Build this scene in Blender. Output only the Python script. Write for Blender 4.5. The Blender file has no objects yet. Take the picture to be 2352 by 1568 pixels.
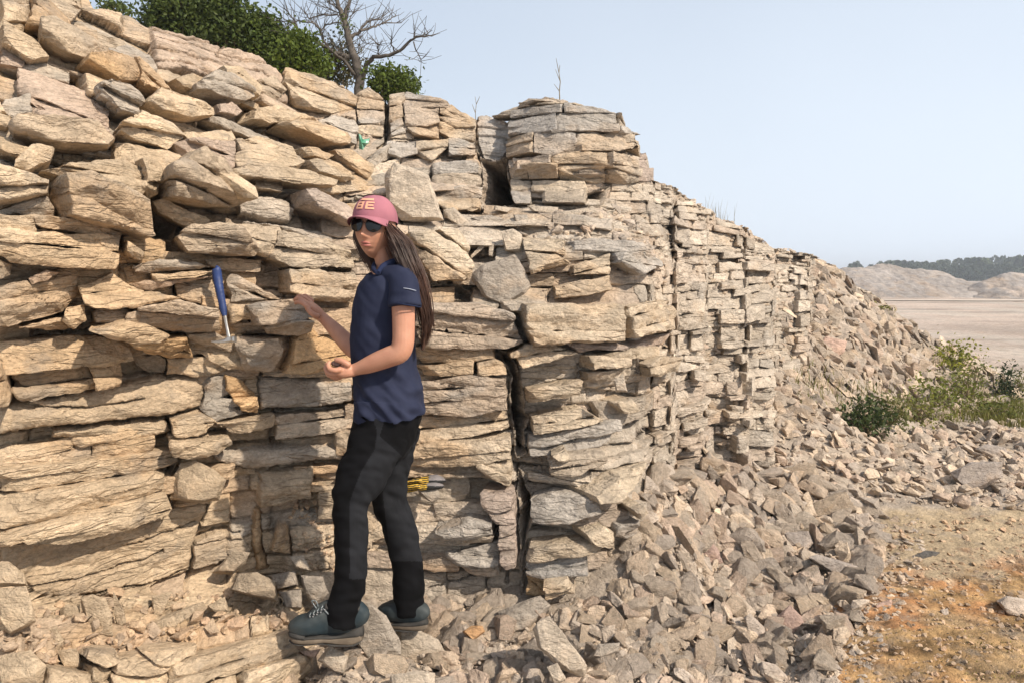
import bpy, bmesh, math, random
import numpy as np
from mathutils import Vector, Matrix, noise as mnoise
R_=math.radians
random.seed(7); rng=np.random.default_rng(7)
scn=bpy.context.scene; COL=scn.collection
# ------------------------------------------------------------------ camera
F=26/36*2352; CX,CY=1176,784; PITCH=math.atan(149/F); CAMZ=1.45
cam=bpy.data.cameras.new('camera'); cam.lens=26; cam.sensor_width=36; cam.clip_end=6000; cam.clip_start=0.05
camo=bpy.data.objects.new('camera',cam); COL.objects.link(camo)
camo.location=(0,0,CAMZ); camo.rotation_euler=(math.pi/2-PITCH,0,0); scn.camera=camo
# ------------------------------------------------------------------ sky, sun, exposure
SUN_EL,SUN_AZ=40.0,129.0          # azimuth clockwise from +Y (view direction)
w=bpy.data.worlds.new('World'); scn.world=w; w.use_nodes=True
nt=w.node_tree; nt.nodes.clear()
wo=nt.nodes.new('ShaderNodeOutputWorld'); bg=nt.nodes.new('ShaderNodeBackground'); sk=nt.nodes.new('ShaderNodeTexSky')
sk.sky_type='NISHITA'; sk.sun_disc=False; sk.sun_elevation=R_(SUN_EL); sk.sun_rotation=R_(SUN_AZ)
sk.air_density=1.0; sk.dust_density=4.0; sk.ozone_density=1.2; sk.altitude=50
# thin high haze: the sky pales towards the horizon and towards the right of the view
tc=nt.nodes.new('ShaderNodeTexCoord'); sp=nt.nodes.new('ShaderNodeSeparateXYZ'); nt.links.new(tc.outputs['Generated'],sp.inputs[0])
mh=nt.nodes.new('ShaderNodeMapRange'); mh.inputs[1].default_value=0.5; mh.inputs[2].default_value=0.0; mh.inputs[3].default_value=0.42; mh.inputs[4].default_value=0.86
nt.links.new(sp.outputs['Z'],mh.inputs[0])
mx_=nt.nodes.new('ShaderNodeMapRange'); mx_.inputs[1].default_value=-0.5; mx_.inputs[2].default_value=0.6; mx_.inputs[3].default_value=-0.1; mx_.inputs[4].default_value=0.22
nt.links.new(sp.outputs['X'],mx_.inputs[0])
nz=nt.nodes.new('ShaderNodeTexNoise'); nz.inputs['Scale'].default_value=1.6; nz.inputs['Detail'].default_value=3
nt.links.new(tc.outputs['Generated'],nz.inputs['Vector'])
nm=nt.nodes.new('ShaderNodeMath'); nm.operation='MULTIPLY_ADD'; nm.inputs[1].default_value=0.22; nm.inputs[2].default_value=-0.11
nt.links.new(nz.outputs['Fac'],nm.inputs[0])
ad=nt.nodes.new('ShaderNodeMath'); ad.operation='ADD'; nt.links.new(mh.outputs[0],ad.inputs[0]); nt.links.new(mx_.outputs[0],ad.inputs[1])
ad2=nt.nodes.new('ShaderNodeMath'); ad2.operation='ADD'; ad2.use_clamp=True; nt.links.new(ad.outputs[0],ad2.inputs[0]); nt.links.new(nm.outputs[0],ad2.inputs[1])
mix=nt.nodes.new('ShaderNodeMix'); mix.data_type='RGBA'
nt.links.new(ad2.outputs[0],mix.inputs['Factor']); nt.links.new(sk.outputs[0],mix.inputs['A'])
mix.inputs['B'].default_value=(6.5,7.2,8.1,1)
nt.links.new(mix.outputs['Result'],bg.inputs['Color']); bg.inputs['Strength'].default_value=0.115
nt.links.new(bg.outputs[0],wo.inputs[0])
sl=bpy.data.lights.new('sun','SUN'); sl.energy=4.6; sl.angle=R_(0.9); sl.color=(1.0,0.89,0.75)
so=bpy.data.objects.new('sun',sl); COL.objects.link(so)
_d=Vector((math.sin(R_(SUN_AZ))*math.cos(R_(SUN_EL)),math.cos(R_(SUN_AZ))*math.cos(R_(SUN_EL)),math.sin(R_(SUN_EL))))
so.rotation_euler=_d.to_track_quat('Z','Y').to_euler(); so.location=(3,-4,6)
scn.view_settings.view_transform='Standard'; scn.view_settings.look='None'; scn.view_settings.gamma=1; scn.view_settings.exposure=0.24
scn.cycles.max_bounces=6; scn.cycles.diffuse_bounces=3

# ------------------------------------------------------------------ pixel <-> world helpers (pixels of a 2352 x 1568 picture)
sp_,cp_=math.sin(PITCH),math.cos(PITCH)
def Pn(u,v,Y):
    dx=(u-CX)/F; dz=-(v-CY)/F
    y=cp_+dz*sp_; z=-sp_+dz*cp_
    k=Y/y
    return np.stack(np.broadcast_arrays(dx*k,Y+0*dx,CAMZ+z*k),-1)
def P(u,v,Y):
    dx=(u-CX)/F; dz=-(v-CY)/F; y=cp_+dz*sp_; z=-sp_+dz*cp_; k=Y/y
    return Vector((dx*k,Y,CAMZ+z*k))
def proj(x,y,z):
    zz=z-CAMZ; f=y*cp_-zz*sp_; up=y*sp_+zz*cp_
    f=np.maximum(f,1e-3)
    return CX+F*x/f, CY-F*up/f
ZONES={1:(0,0,.3516),2:(781,138,.3516),3:(1525,413.4,.3516),4:(0,505.3,.3516),5:(781,643.1,.3516),6:(1525,918.8,.4143),7:(0,1017,.3516),8:(781,1017,.3516),0:(0,0,1)}
def zp(zone,s):
    a,b,k=ZONES[zone]
    return np.array([[a+float(p.split(',')[0])*k,b+float(p.split(',')[1])*k] for p in s.split()])
# ------------------------------------------------------------------ noise
def _h(ix,iy,seed):
    n=(ix.astype(np.int64)*374761393+iy.astype(np.int64)*668265263+seed*974634777)&0x7fffffff
    n=((n^(n>>13))*1274126177)&0x7fffffff
    n=((n^(n>>16))*60493)&0x7fffffff
    return ((n>>3)&0xffff)/65535.0
def vn(x,y,seed=0):
    ix=np.floor(x);iy=np.floor(y);fx=x-ix;fy=y-iy
    fx=fx*fx*(3-2*fx);fy=fy*fy*(3-2*fy)
    a=_h(ix,iy,seed);b=_h(ix+1,iy,seed);c=_h(ix,iy+1,seed);d=_h(ix+1,iy+1,seed)
    return (a+(b-a)*fx)*(1-fy)+(c+(d-c)*fx)*fy-0.5
def fbm(x,y,seed=0,o=4,g=0.5):
    r=0;a=1
    for i in range(o):
        r=r+a*vn(x,y,seed+i*17); x=x*2.03+3.1; y=y*2.03+7.7; a*=g
    return r
def facets(x,y,sx,sy,seed,amp,grad,curv):
    X=x/sx;Y=y/sy;ix=np.floor(X);iy=np.floor(Y)
    best=np.full(x.shape,-1e9);bid=np.zeros(x.shape);
    for di in (-1,0,1):
        for dj in (-1,0,1):
            a=ix+di;b=iy+dj
            cx=a+_h(a,b,seed);cy=b+_h(a,b,seed+1)
            g1=_h(a,b,seed+2)-.5;g2=_h(a,b,seed+3)-.5;hh=_h(a,b,seed+4)-.5
            dx=X-cx;dy=Y-cy
            val=amp*hh+grad*(g1*dx+g2*dy)-curv*(dx*dx+dy*dy)
            m=val>best; best=np.where(m,val,best); bid=np.where(m,hh,bid)
    return best,bid
def smooth(a,b,x):
    t=np.clip((x-a)/(b-a),0,1); return t*t*(3-2*t)
def inpoly(x,y,p):
    m=np.zeros(x.shape,bool);n=len(p);j=n-1
    for i in range(n):
        xi,yi=p[i];xj,yj=p[j]
        if yi!=yj:
            m^=((yi>y)!=(yj>y))&(x<(xj-xi)*(y-yi)/(yj-yi)+xi)
        j=i
    return m
def pdist(x,y,p,closed=True):
    d=np.full(x.shape,1e9);n=len(p)
    for i in range(n if closed else n-1):
        ax,ay=p[i];bx,by=p[(i+1)%n];vx,vy=bx-ax,by-ay;L=vx*vx+vy*vy+1e-9
        t=np.clip(((x-ax)*vx+(y-ay)*vy)/L,0,1)
        d=np.minimum(d,np.hypot(x-ax-t*vx,y-ay-t*vy))
    return d
# ------------------------------------------------------------------ object helpers
def tag(o,label=None,cat=None,group=None,kind=None):
    if label:o['label']=label
    if cat:o['category']=cat
    if group:o['group']=group
    if kind:o['kind']=kind
    return o
def empty(name,loc,label,cat,group=None):
    o=bpy.data.objects.new(name,None); COL.objects.link(o); o.location=loc; o.empty_display_size=.1
    return tag(o,label,cat,group)
def link(name,me,mat=None,parent=None):
    o=bpy.data.objects.new(name,me); COL.objects.link(o)
    if mat:
        for m in (mat if isinstance(mat,list) else [mat]): me.materials.append(m)
    if parent:
        o.parent=parent; o.matrix_parent_inverse=Matrix.Translation(parent.location).inverted()
    return o
def npmesh(name,V,Fq,smooth_=True,col=None,attr='tint'):
    V=np.asarray(V,np.float32); Fq=np.asarray(Fq,np.int32)
    me=bpy.data.meshes.new(name); n=Fq.shape[1]
    me.vertices.add(len(V)); me.vertices.foreach_set('co',V.ravel())
    me.loops.add(Fq.size); me.loops.foreach_set('vertex_index',Fq.ravel())
    me.polygons.add(len(Fq)); me.polygons.foreach_set('loop_start',np.arange(0,Fq.size,n,dtype=np.int32))
    me.polygons.foreach_set('loop_total',np.full(len(Fq),n,np.int32))
    me.polygons.foreach_set('use_smooth',np.full(len(Fq),smooth_,bool))
    if col is not None:
        at=me.color_attributes.new(attr,'FLOAT_COLOR','POINT')
        c=np.ones((len(V),4),np.float32); c[:,:3]=col; at.data.foreach_set('color',c.ravel())
    me.update(calc_edges=True); me.validate(); return me
def gridfaces(nr,nc):
    i=np.arange(nr-1)[:,None]*nc+np.arange(nc-1)[None,:]
    i=i.ravel(); return np.stack([i,i+nc,i+nc+1,i+1],-1)
def setin(n,k,v):
    if k in n.inputs: n.inputs[k].default_value=v
def mat_new(name,col=(.5,.5,.5),rough=.8,spec=.3,metal=0):
    m=bpy.data.materials.new(name); m.use_nodes=True; b=m.node_tree.nodes['Principled BSDF']
    b.inputs['Base Color'].default_value=(*col,1); b.inputs['Roughness'].default_value=rough
    setin(b,'Specular IOR Level',spec); b.inputs['Metallic'].default_value=metal
    return m
def mat_var(name,c1,c2,scale=8,rough=.8,spec=.3,bump=0.3,bscale=60,bdist=.01,detail=6,rnd=0.0,trans=0):
    m=mat_new(name,c1,rough,spec); t=m.node_tree; b=t.nodes['Principled BSDF']; N=t.nodes.new; L=t.links.new
    tcn=N('ShaderNodeTexCoord'); n=N('ShaderNodeTexNoise'); n.inputs['Scale'].default_value=scale; n.inputs['Detail'].default_value=detail; L(tcn.outputs['Object'],n.inputs['Vector'])
    r=N('ShaderNodeMapRange'); r.inputs[1].default_value=.35; r.inputs[2].default_value=.65; L(n.outputs['Fac'],r.inputs[0])
    mx=N('ShaderNodeMix'); mx.data_type='RGBA'; mx.inputs['A'].default_value=(*c1,1); mx.inputs['B'].default_value=(*c2,1)
    fac=r.outputs[0]
    if rnd:
        oi=N('ShaderNodeObjectInfo'); ma=N('ShaderNodeMath'); ma.operation='MULTIPLY_ADD'; ma.inputs[1].default_value=rnd; L(oi.outputs['Random'],ma.inputs[0])
        mb=N('ShaderNodeMath'); mb.operation='MULTIPLY'; mb.inputs[1].default_value=1-rnd; L(fac,mb.inputs[0]); L(mb.outputs[0],ma.inputs[2]); fac=ma.outputs[0]
    L(fac,mx.inputs['Factor']); L(mx.outputs['Result'],b.inputs['Base Color'])
    if bump:
        n2=N('ShaderNodeTexNoise'); n2.inputs['Scale'].default_value=bscale; n2.inputs['Detail'].default_value=5; L(tcn.outputs['Object'],n2.inputs['Vector'])
        bp=N('ShaderNodeBump'); bp.inputs['Strength'].default_value=bump; bp.inputs['Distance'].default_value=bdist; L(n2.outputs['Fac'],bp.inputs['Height']); L(bp.outputs[0],b.inputs['Normal'])
    return m
# limestone: the tint attribute carries the colour of each bed, the nodes add grain, stain and small pits
def mat_stone(name,use_attr=True,rnd=False,scale=1.0,base=(.46,.37,.28)):
    m=mat_new(name,base,.92,.15); t=m.node_tree; b=t.nodes['Principled BSDF']; N=t.nodes.new; L=t.links.new
    tcn=N('ShaderNodeTexCoord'); geo=N('ShaderNodeNewGeometry'); pos=geo.outputs['Position'] if not rnd else tcn.outputs['Object']
    mp=N('ShaderNodeMapping'); mp.inputs['Scale'].default_value=(scale,scale,scale*1.7); L(pos,mp.inputs[0])
    if use_attr:
        at=N('ShaderNodeVertexColor'); at.layer_name='tint'; colr=at.outputs['Color']
    else:
        oi=N('ShaderNodeObjectInfo'); colr=oi.outputs['Color']
    def nz_(s,d,r0,r1,o0,o1,rough=.6):
        n=N('ShaderNodeTexNoise'); n.inputs['Scale'].default_value=s; n.inputs['Detail'].default_value=d; n.inputs['Roughness'].default_value=rough; L(mp.outputs[0],n.inputs['Vector'])
        r=N('ShaderNodeMapRange'); r.inputs[1].default_value=r0; r.inputs[2].default_value=r1; r.inputs[3].default_value=o0; r.inputs[4].default_value=o1; L(n.outputs['Fac'],r.inputs[0]); return r.outputs[0],n.outputs['Fac']
    def mul(a,fac):
        x=N('ShaderNodeVectorMath'); x.operation='SCALE'; L(a,x.inputs[0]); L(fac,x.inputs['Scale']); return x.outputs[0]
    f1,_=nz_(9,5,.3,.7,.74,1.22); f2,_=nz_(60,4,.3,.7,.72,1.26,.75)
    c=mul(mul(colr,f1),f2)
    # rust and grey weathering patches
    mxx=N('ShaderNodeMix'); mxx.data_type='RGBA'; f3,_=nz_(3.2,5,.55,.73,0,.38,.65); L(f3,mxx.inputs['Factor']); L(c,mxx.inputs['A']); mxx.inputs['B'].default_value=(.46,.29,.15,1)
    mxy=N('ShaderNodeMix'); mxy.data_type='RGBA'; 
    mp2=N('ShaderNodeMapping'); mp2.inputs['Location'].default_value=(5,3,9); L(pos,mp2.inputs[0])
    n4=N('ShaderNodeTexNoise'); n4.inputs['Scale'].default_value=4.5*scale; n4.inputs['Detail'].default_value=5; n4.inputs['Roughness'].default_value=.68; L(mp2.outputs[0],n4.inputs['Vector'])
    r4=N('ShaderNodeMapRange'); r4.inputs[1].default_value=.54; r4.inputs[2].default_value=.66; r4.inputs[4].default_value=.55; L(n4.outputs['Fac'],r4.inputs[0])
    L(r4.outputs[0],mxy.inputs['Factor']); L(mxx.outputs['Result'],mxy.inputs['A']); mxy.inputs['B'].default_value=(.29,.245,.20,1)
    # fine joints: long thin cells, warped, colour slightly darkened along the joint lines
    wn=N('ShaderNodeTexNoise'); wn.inputs['Scale'].default_value=5*scale; wn.inputs['Detail'].default_value=4; wn.inputs['Roughness'].default_value=.6; L(pos,wn.inputs['Vector'])
    ws=N('ShaderNodeVectorMath'); ws.operation='SCALE'; ws.inputs['Scale'].default_value=.045/scale; L(wn.outputs['Color'],ws.inputs[0])
    wa=N('ShaderNodeVectorMath'); L(pos,wa.inputs[0]); L(ws.outputs[0],wa.inputs[1])
    def joints(sx,sz,wd,off,jd=0):
        m1=N('ShaderNodeMapping'); m1.inputs['Scale'].default_value=(sx*scale,sx*scale,sz*scale); m1.inputs['Location'].default_value=(off,off,off); L(wa.outputs[0],m1.inputs[0])
        v1=N('ShaderNodeTexVoronoi'); v1.feature='DISTANCE_TO_EDGE'; v1.inputs['Scale'].default_value=1; L(m1.outputs[0],v1.inputs['Vector'])
        r1=N('ShaderNodeMapRange'); r1.inputs[1].default_value=0; r1.inputs[2].default_value=wd; L(v1.outputs['Distance'],r1.inputs[0]); return r1.outputs[0]
    j1=joints(2.4,11,.035,0); j2=joints(4.5,30,.06,4)
    bk=N('ShaderNodeTexNoise'); bk.inputs['Scale'].default_value=6*scale; bk.inputs['Detail'].default_value=4; L(mp.outputs[0],bk.inputs['Vector'])
    bkr=N('ShaderNodeMapRange'); bkr.inputs[1].default_value=.40; bkr.inputs[2].default_value=.54; L(bk.outputs['Fac'],bkr.inputs[0])
    j1m=N('ShaderNodeMath'); j1m.operation='MAXIMUM'; L(j1,j1m.inputs[0]); L(bkr.outputs[0],j1m.inputs[1]); j1=j1m.outputs[0]
    gn=N('ShaderNodeTexNoise'); gn.inputs['Scale'].default_value=2.3*scale; gn.inputs['Detail'].default_value=3; L(pos,gn.inputs['Vector'])
    gr=N('ShaderNodeMapRange'); gr.inputs[1].default_value=.42; gr.inputs[2].default_value=.58; L(gn.outputs['Fac'],gr.inputs[0])
    jm=N('ShaderNodeMath'); jm.operation='MAXIMUM'; L(j2,jm.inputs[0]); L(gr.outputs[0],jm.inputs[1])
    jj=N('ShaderNodeMath'); jj.operation='MINIMUM'; L(j1,jj.inputs[0]); L(jm.outputs[0],jj.inputs[1])
    jc=N('ShaderNodeMapRange'); jc.inputs[3].default_value=.86 if use_attr=="j" else 1.0; jc.inputs[4].default_value=1; L(jj.outputs[0],jc.inputs[0])
    L(mul(mxy.outputs['Result'],jc.outputs[0]),b.inputs['Base Color'])
    nb=N('ShaderNodeTexNoise'); nb.inputs['Scale'].default_value=26; nb.inputs['Detail'].default_value=6; nb.inputs['Roughness'].default_value=.68; L(mp.outputs[0],nb.inputs['Vector'])
    vb=N('ShaderNodeTexVoronoi'); vb.feature='DISTANCE_TO_EDGE'; vb.inputs['Scale'].default_value=11; L(mp.outputs[0],vb.inputs['Vector'])
    wv=N('ShaderNodeMath'); wv.operation='MINIMUM'; L(vb.outputs['Distance'],wv.inputs[0]); wv.inputs[1].default_value=.03
    wm=N('ShaderNodeMath'); wm.operation='MULTIPLY_ADD'; wm.inputs[1].default_value=2.0; L(wv.outputs[0],wm.inputs[0]); L(nb.outputs['Fac'],wm.inputs[2])
    if use_attr=='j':
        w2_=N('ShaderNodeMath'); w2_.operation='MULTIPLY_ADD'; w2_.inputs[1].default_value=.26; L(jj.outputs[0],w2_.inputs[0]); L(wm.outputs[0],w2_.inputs[2]); wm=w2_
    bp=N('ShaderNodeBump'); bp.inputs['Strength'].default_value=.9; bp.inputs['Distance'].default_value=.034/scale; L(wm.outputs[0],bp.inputs['Height']); L(bp.outputs[0],b.inputs['Normal'])
    return m
M_CLIFF=mat_stone('limestone_cliff','j'); M_ROCK=mat_stone('limestone_loose',use_attr=False,rnd=True); M_RUB=mat_stone('limestone_rubble')
# ------------------------------------------------------------------ cliff: base shape (distance of the face along the picture columns)
DT={-900:[(-500,2.7),(300,2.2),(450,2.05),(1300,2.0),(1640,1.75)],
-300:[(-300,3.4),(100,2.9),(300,2.6),(400,2.42),(560,2.38),(760,2.5),(1300,2.42),(1400,2.25),(1640,2.0)],
0:[(-100,3.6),(100,3.2),(300,2.85),(400,2.64),(560,2.6),(620,2.65),(740,2.62),(770,2.72),(1000,2.7),(1200,2.66),(1370,2.62),(1420,2.45),(1568,2.27),(1640,2.2)],
200:[(0,3.9),(150,3.45),(300,3.1),(420,2.85),(560,2.8),(700,2.85),(740,2.82),(780,2.92),(1000,2.9),(1300,2.86),(1385,2.82),(1450,2.55),(1568,2.4),(1640,2.33)],
400:[(60,4.3),(200,3.8),(320,3.4),(450,3.18),(480,3.25),(600,3.1),(700,3.07),(740,3.05),(780,3.12),(1000,3.1),(1200,3.1),(1330,3.08),(1400,2.9),(1450,2.7),(1568,2.55),(1640,2.5)],
600:[(130,4.9),(250,4.3),(400,3.7),(450,3.5),(560,3.35),(690,3.28),(740,3.25),(800,3.33),(1000,3.33),(1250,3.33),(1330,3.3),(1400,3.05),(1430,2.85),(1568,2.65),(1640,2.6)],
665:[(170,5.0),(300,4.4),(420,3.75),(560,3.42),(740,3.32),(1000,3.38),(1250,3.38),(1340,3.3),(1390,3.1),(1430,2.9),(1568,2.72),(1640,2.7)],
725:[(185,5.1),(300,4.6),(420,3.95),(560,3.5),(740,3.42),(1000,3.43),(1250,3.43),(1360,3.35),(1440,3.2),(1568,3.1),(1640,3.05)],
820:[(210,5.2),(300,4.9),(400,4.4),(450,4.1),(520,3.7),(690,3.6),(1000,3.5),(1200,3.5),(1400,3.38),(1640,3.2)],
950:[(225,5.2),(380,4.8),(480,4.5),(540,3.9),(680,3.75),(700,3.62),(1000,3.55),(1100,3.5),(1370,3.38),(1640,3.25)],
1100:[(265,5.2),(470,4.7),(500,4.35),(620,3.88),(690,3.82),(700,3.62),(1000,3.55),(1100,3.5),(1370,3.34),(1640,3.2)],
1350:[(240,5.0),(450,4.6),(480,4.3),(540,4.0),(690,3.82),(700,3.7),(800,3.67),(1000,3.62),(1040,3.52),(1100,3.42),(1370,3.28),(1640,3.2)],
1480:[(345,5.3),(480,4.8),(560,4.2),(690,3.92),(900,3.82),(1050,3.68),(1150,3.5),(1400,3.4),(1640,3.4)],
1540:[(430,5.6),(550,5.0),(700,4.6),(900,4.4),(1100,4.2),(1250,4.1),(1640,4.0)],
1640:[(495,6.3),(700,5.4),(900,5.1),(1100,4.9),(1640,4.8)],
1770:[(565,7.2),(700,6.2),(900,5.6),(1100,5.2),(1640,5.1)],
1880:[(592,8.9),(700,8.0),(850,7.3),(1000,6.7),(1640,6.6)],
2120:[(750,12.5),(850,11),(1000,10),(1640,9.5)]}
SIL=[(-900,-600),(-300,-300),(0,-110),(150,-50),(200,0),(214,22),(240,24),(300,40),(342,58),(352,60),(440,84),(590,130),(640,152),(660,176),(700,182),(790,196),(812,218),(818,226),(850,212),(884,235),(893,226),(930,216),(985,228),(1040,246),(1088,276),(1098,268),(1110,262),(1158,276),(1176,258),(1200,240),(1216,229),(1250,222),(1285,229),(1330,241),(1385,258),(1414,275),(1418,300),(1440,314),(1460,330),(1464,347),(1488,350),(1497,400),(1500,415),(1540,430),(1570,452),(1600,472),(1650,500),(1700,520),(1730,540),(1750,552),(1780,572),(1850,586),(1880,592),(1920,612),(1960,646),(2000,668),(2050,705),(2120,760)]
SIL=np.array(SIL,float)
def vtop(u): return np.interp(u,SIL[:,0],SIL[:,1])
DCOLS=sorted(DT)
def Dbase(u,v):
    u=np.asarray(u,float);v=np.asarray(v,float);u,v=np.broadcast_arrays(u,v)
    cols=[np.interp(v,[a for a,b in DT[c]],[b for a,b in DT[c]]) for c in DCOLS]
    cols=np.stack(cols); k=np.clip(np.searchsorted(DCOLS,u)-1,0,len(DCOLS)-2)
    c0=np.array(DCOLS,float)[k];c1=np.array(DCOLS,float)[k+1];t=np.clip((u-c0)/(c1-c0),0,1)
    g=np.take_along_axis(cols,k[None],0)[0];h=np.take_along_axis(cols,k[None]+1,0)[0]
    d=g*(1-t)+h*t
    # stepped buttresses of the receding right end
    for e0,e1 in ((1500,1545),(1545,1622),(1622,1705),(1705,1778),(1778,1850)):
        m=(u>=e0)&(u<e1)
        if m.any():
            tt=(u-e0)/(e1-e0); slope=(np.interp(e1,[1480,1540,1640,1770,1880],[3.85,4.45,5.2,5.8,7.3])-np.interp(e0,[1480,1540,1640,1770,1880],[3.85,4.45,5.2,5.8,7.3]))
            d=np.where(m,d-(tt-0.5)*slope*0.75*smooth(1,.9,np.abs(tt-.5)*2),d)
    return d
NR=860
Ug=np.concatenate([np.arange(-900,0,7.),np.arange(0,1900,1.75),np.arange(1900,2121,3.)])
NC=len(Ug)
vt=vtop(Ug)+4*fbm(Ug/14,Ug*0,91,3)+2*fbm(Ug/4,Ug*0,92,2)
tt_=np.linspace(0,1,NR)
VB=1640.
UU=np.repeat(Ug[None,:],NR,0); VV=vt[None,:]+(VB-vt[None,:])*tt_[:,None]
DD=Dbase(UU,VV)
for _ in range(3):
    DD[1:-1]=(DD[:-2]+2*DD[1:-1]+DD[2:])/4
    DD[:,1:-1]=(DD[:,:-2]+2*DD[:,1:-1]+DD[:,2:])/4
B=Pn(UU,VV,DD)
# arc length along the face and a bedding height
Dm=Dbase(Ug,np.full(NC,800.)); xm=(Ug-CX)/F*Dm
S1=np.concatenate([[0],np.cumsum(np.hypot(np.diff(xm),np.diff(Dm)))])
S=np.repeat(S1[None,:],NR,0)
Z=B[...,2]; Q=Z-0.9*(DD-Dm[None,:])*smooth(1340,1420,VV)
mpp=DD/F                                     # metres per picture pixel
# base normals (smooth)
k=6
du=np.zeros_like(B);dv=np.zeros_like(B)
du[:,k:-k]=B[:,2*k:]-B[:,:-2*k];du[:,:k]=du[:,k:k+1];du[:,-k:]=du[:,-k-1:-k]
dv[k:-k]=B[2*k:]-B[:-2*k];dv[:k]=dv[k:k+1];dv[-k:]=dv[-k-1:-k]
Nn=np.cross(dv,du); Nn/=np.linalg.norm(Nn,axis=-1,keepdims=True)+1e-9
flip=(Nn[...,1]>0); Nn[flip]*=-1
Nn[...,0]=np.clip(Nn[...,0],-.35,.55)*(1-.75*smooth(1460,1540,UU)); Nn[...,1]-=.25; Nn[...,1]-=.8*smooth(1460,1540,UU)
zc=.12+.7*smooth(1350,1390,VV)*smooth(740,660,UU); Nn[...,2]=np.clip(Nn[...,2],-.1,zc)
Nn/=np.linalg.norm(Nn,axis=-1,keepdims=True)
del du,dv
# warped coordinates
wS=S+0.03*fbm(S*5,Q*5,1,4)+.010*fbm(S*30,Q*30,2,3)
upl=smooth(520,380,VV)*smooth(900,780,UU)     # slumped slabs, upper left
dip=upl*0.34*(S-S1[np.searchsorted(Ug,400)])
wQ=Q+dip+0.028*fbm(S*2.5,Q*3,3,4)+.009*fbm(S*22,Q*22,4,3)
def strata(s,q,seed,t0,t1,l0,l1):
    r=np.random.default_rng(seed); ed=[-2.0]
    while ed[-1]<6.5: ed.append(ed[-1]+r.uniform(t0,t1)*r.choice([.6,1,1,1.4]))
    ed=np.array(ed); kk=np.clip(np.searchsorted(ed,q)-1,0,len(ed)-2)
    lo=q-ed[kk];hi=ed[kk+1]-q
    ds=np.empty_like(q);rid=np.empty_like(q);r2=np.empty_like(q);fs=np.empty_like(q)
    for L in np.unique(kk):
        m=kk==L; br=[-2.]
        while br[-1]<22: br.append(br[-1]+r.uniform(l0,l1)*r.choice([.5,1,1.6]))
        br=np.array(br); ss=s[m]; j=np.clip(np.searchsorted(br,ss)-1,0,len(br)-2)
        ds[m]=np.minimum(ss-br[j],br[j+1]-ss); fs[m]=(ss-br[j])/(br[j+1]-br[j])-.5
        rv=r.random(len(br));rw=r.random(len(br)); rid[m]=rv[j];r2[m]=rw[j]
    return lo,hi,ds,rid,r2,fs,(lo/(lo+hi)-.5)
lo,hi,ds,rid,rid2,fs,fq=strata(wS,wQ,11,.055,.15,.16,.75)
flatten=smooth(470,430,VV)*smooth(830,900,UU)*smooth(1520,1480,UU)
ja,jb,jd,jr,jr2,_a,_b=strata(wS+.05*fbm(Q*1.5,S*.7,15,3),Q*.6+.1*S,31,.5,1.1,.25,.8)
H=0.055*(rid-.5)+.045*(rid2-.5)*fs*2-.02*(rid2-.3)*fq
H*=(1-.45*flatten)
H+=.07*(jr-.5)*(1-.6*flatten)*(1-.8*upl)-.02*np.exp(-(jd/.01)**2)
H*=1+1.1*upl
e=np.minimum(lo,hi)
crk=smooth(-.25,.25,fbm(S*6,Q*6,21,3))        # how open the joint is here
H-=(.010+.045*crk)*np.exp(-(e/.0055)**2)+.010*np.exp(-e/.010)
vo=(rid2>.35)
H-=vo*((.01+.045*crk)*np.exp(-(ds/.006)**2)+.012*np.exp(-ds/.012))
# thin laminae, strong at the far right and in the towers
lam=np.clip(smooth(1480,1600,UU)*.5+smooth(480,400,VV)*smooth(800,900,UU)*.6,0,1)*.8+.2*smooth(.1,.3,fbm(S*1.3,Q*1.3,33,3))
lo2,hi2,ds2,ra,rb,f2,_=strata(wS+.01*fbm(S*40,Q*40,8,2),wQ+.008*fbm(S*12,Q*12,9,3),23,.018,.05,.06,.3)
e2=np.minimum(lo2,hi2)
H+=lam*(.055*(ra-.5)-.018*np.exp(-(e2/.005)**2)-.010*np.exp(-(ds2/.006)**2))
fc,fid=facets(wS+.3*wQ,wQ,.22,.12,41,.05,.055,.035); H+=.65*fc*(1+.6*upl)
fx_,_=facets(wS+.5*wQ,wQ-.1*wS,.45,.30,46,.09,.09,.05); H+=.7*fx_*smooth(1000,1400,UU)
fc2,_=facets(wS-.2*wQ,wQ,.065,.04,57,.012,.016,.008); H+=fc2*.9
CW=np.array([.57,.44,.30]);CG=np.array([.475,.405,.325]);CO=np.array([.58,.385,.21]);CP=np.array([.51,.39,.30]);CL=np.array([.63,.49,.335]);CB=np.array([.42,.37,.31]);CT=np.array([.49,.385,.275]);CD=np.array([.06,.05,.042])
PAL={'w':CW,'g':CG,'o':CO,'p':CP,'l':CL,'b':CB,'t':CT,'d':CD}
warm=smooth(1100,500,UU+250*fbm(UU/220,VV/220,71,3))
TI=(CG*1.06)[None,None]*(1-warm[...,None])+CW[None,None]*warm[...,None]
tv=rid[...,None]; TI=TI*(.86+.28*tv)
m=.5*smooth(.62,.8,rid2)[...,None]; TI=TI*(1-m)+m*(CP if True else CP)[None,None]
m=(smooth(.12,.05,rid2)*.8)[...,None]; TI=TI*(1-m)+m*CB[None,None]
m=(smooth(.15,.4,fbm(S*2.1,Q*3.1,77,4))*.55*warm)[...,None]; TI=TI*(1-m)+m*CO[None,None]
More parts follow.
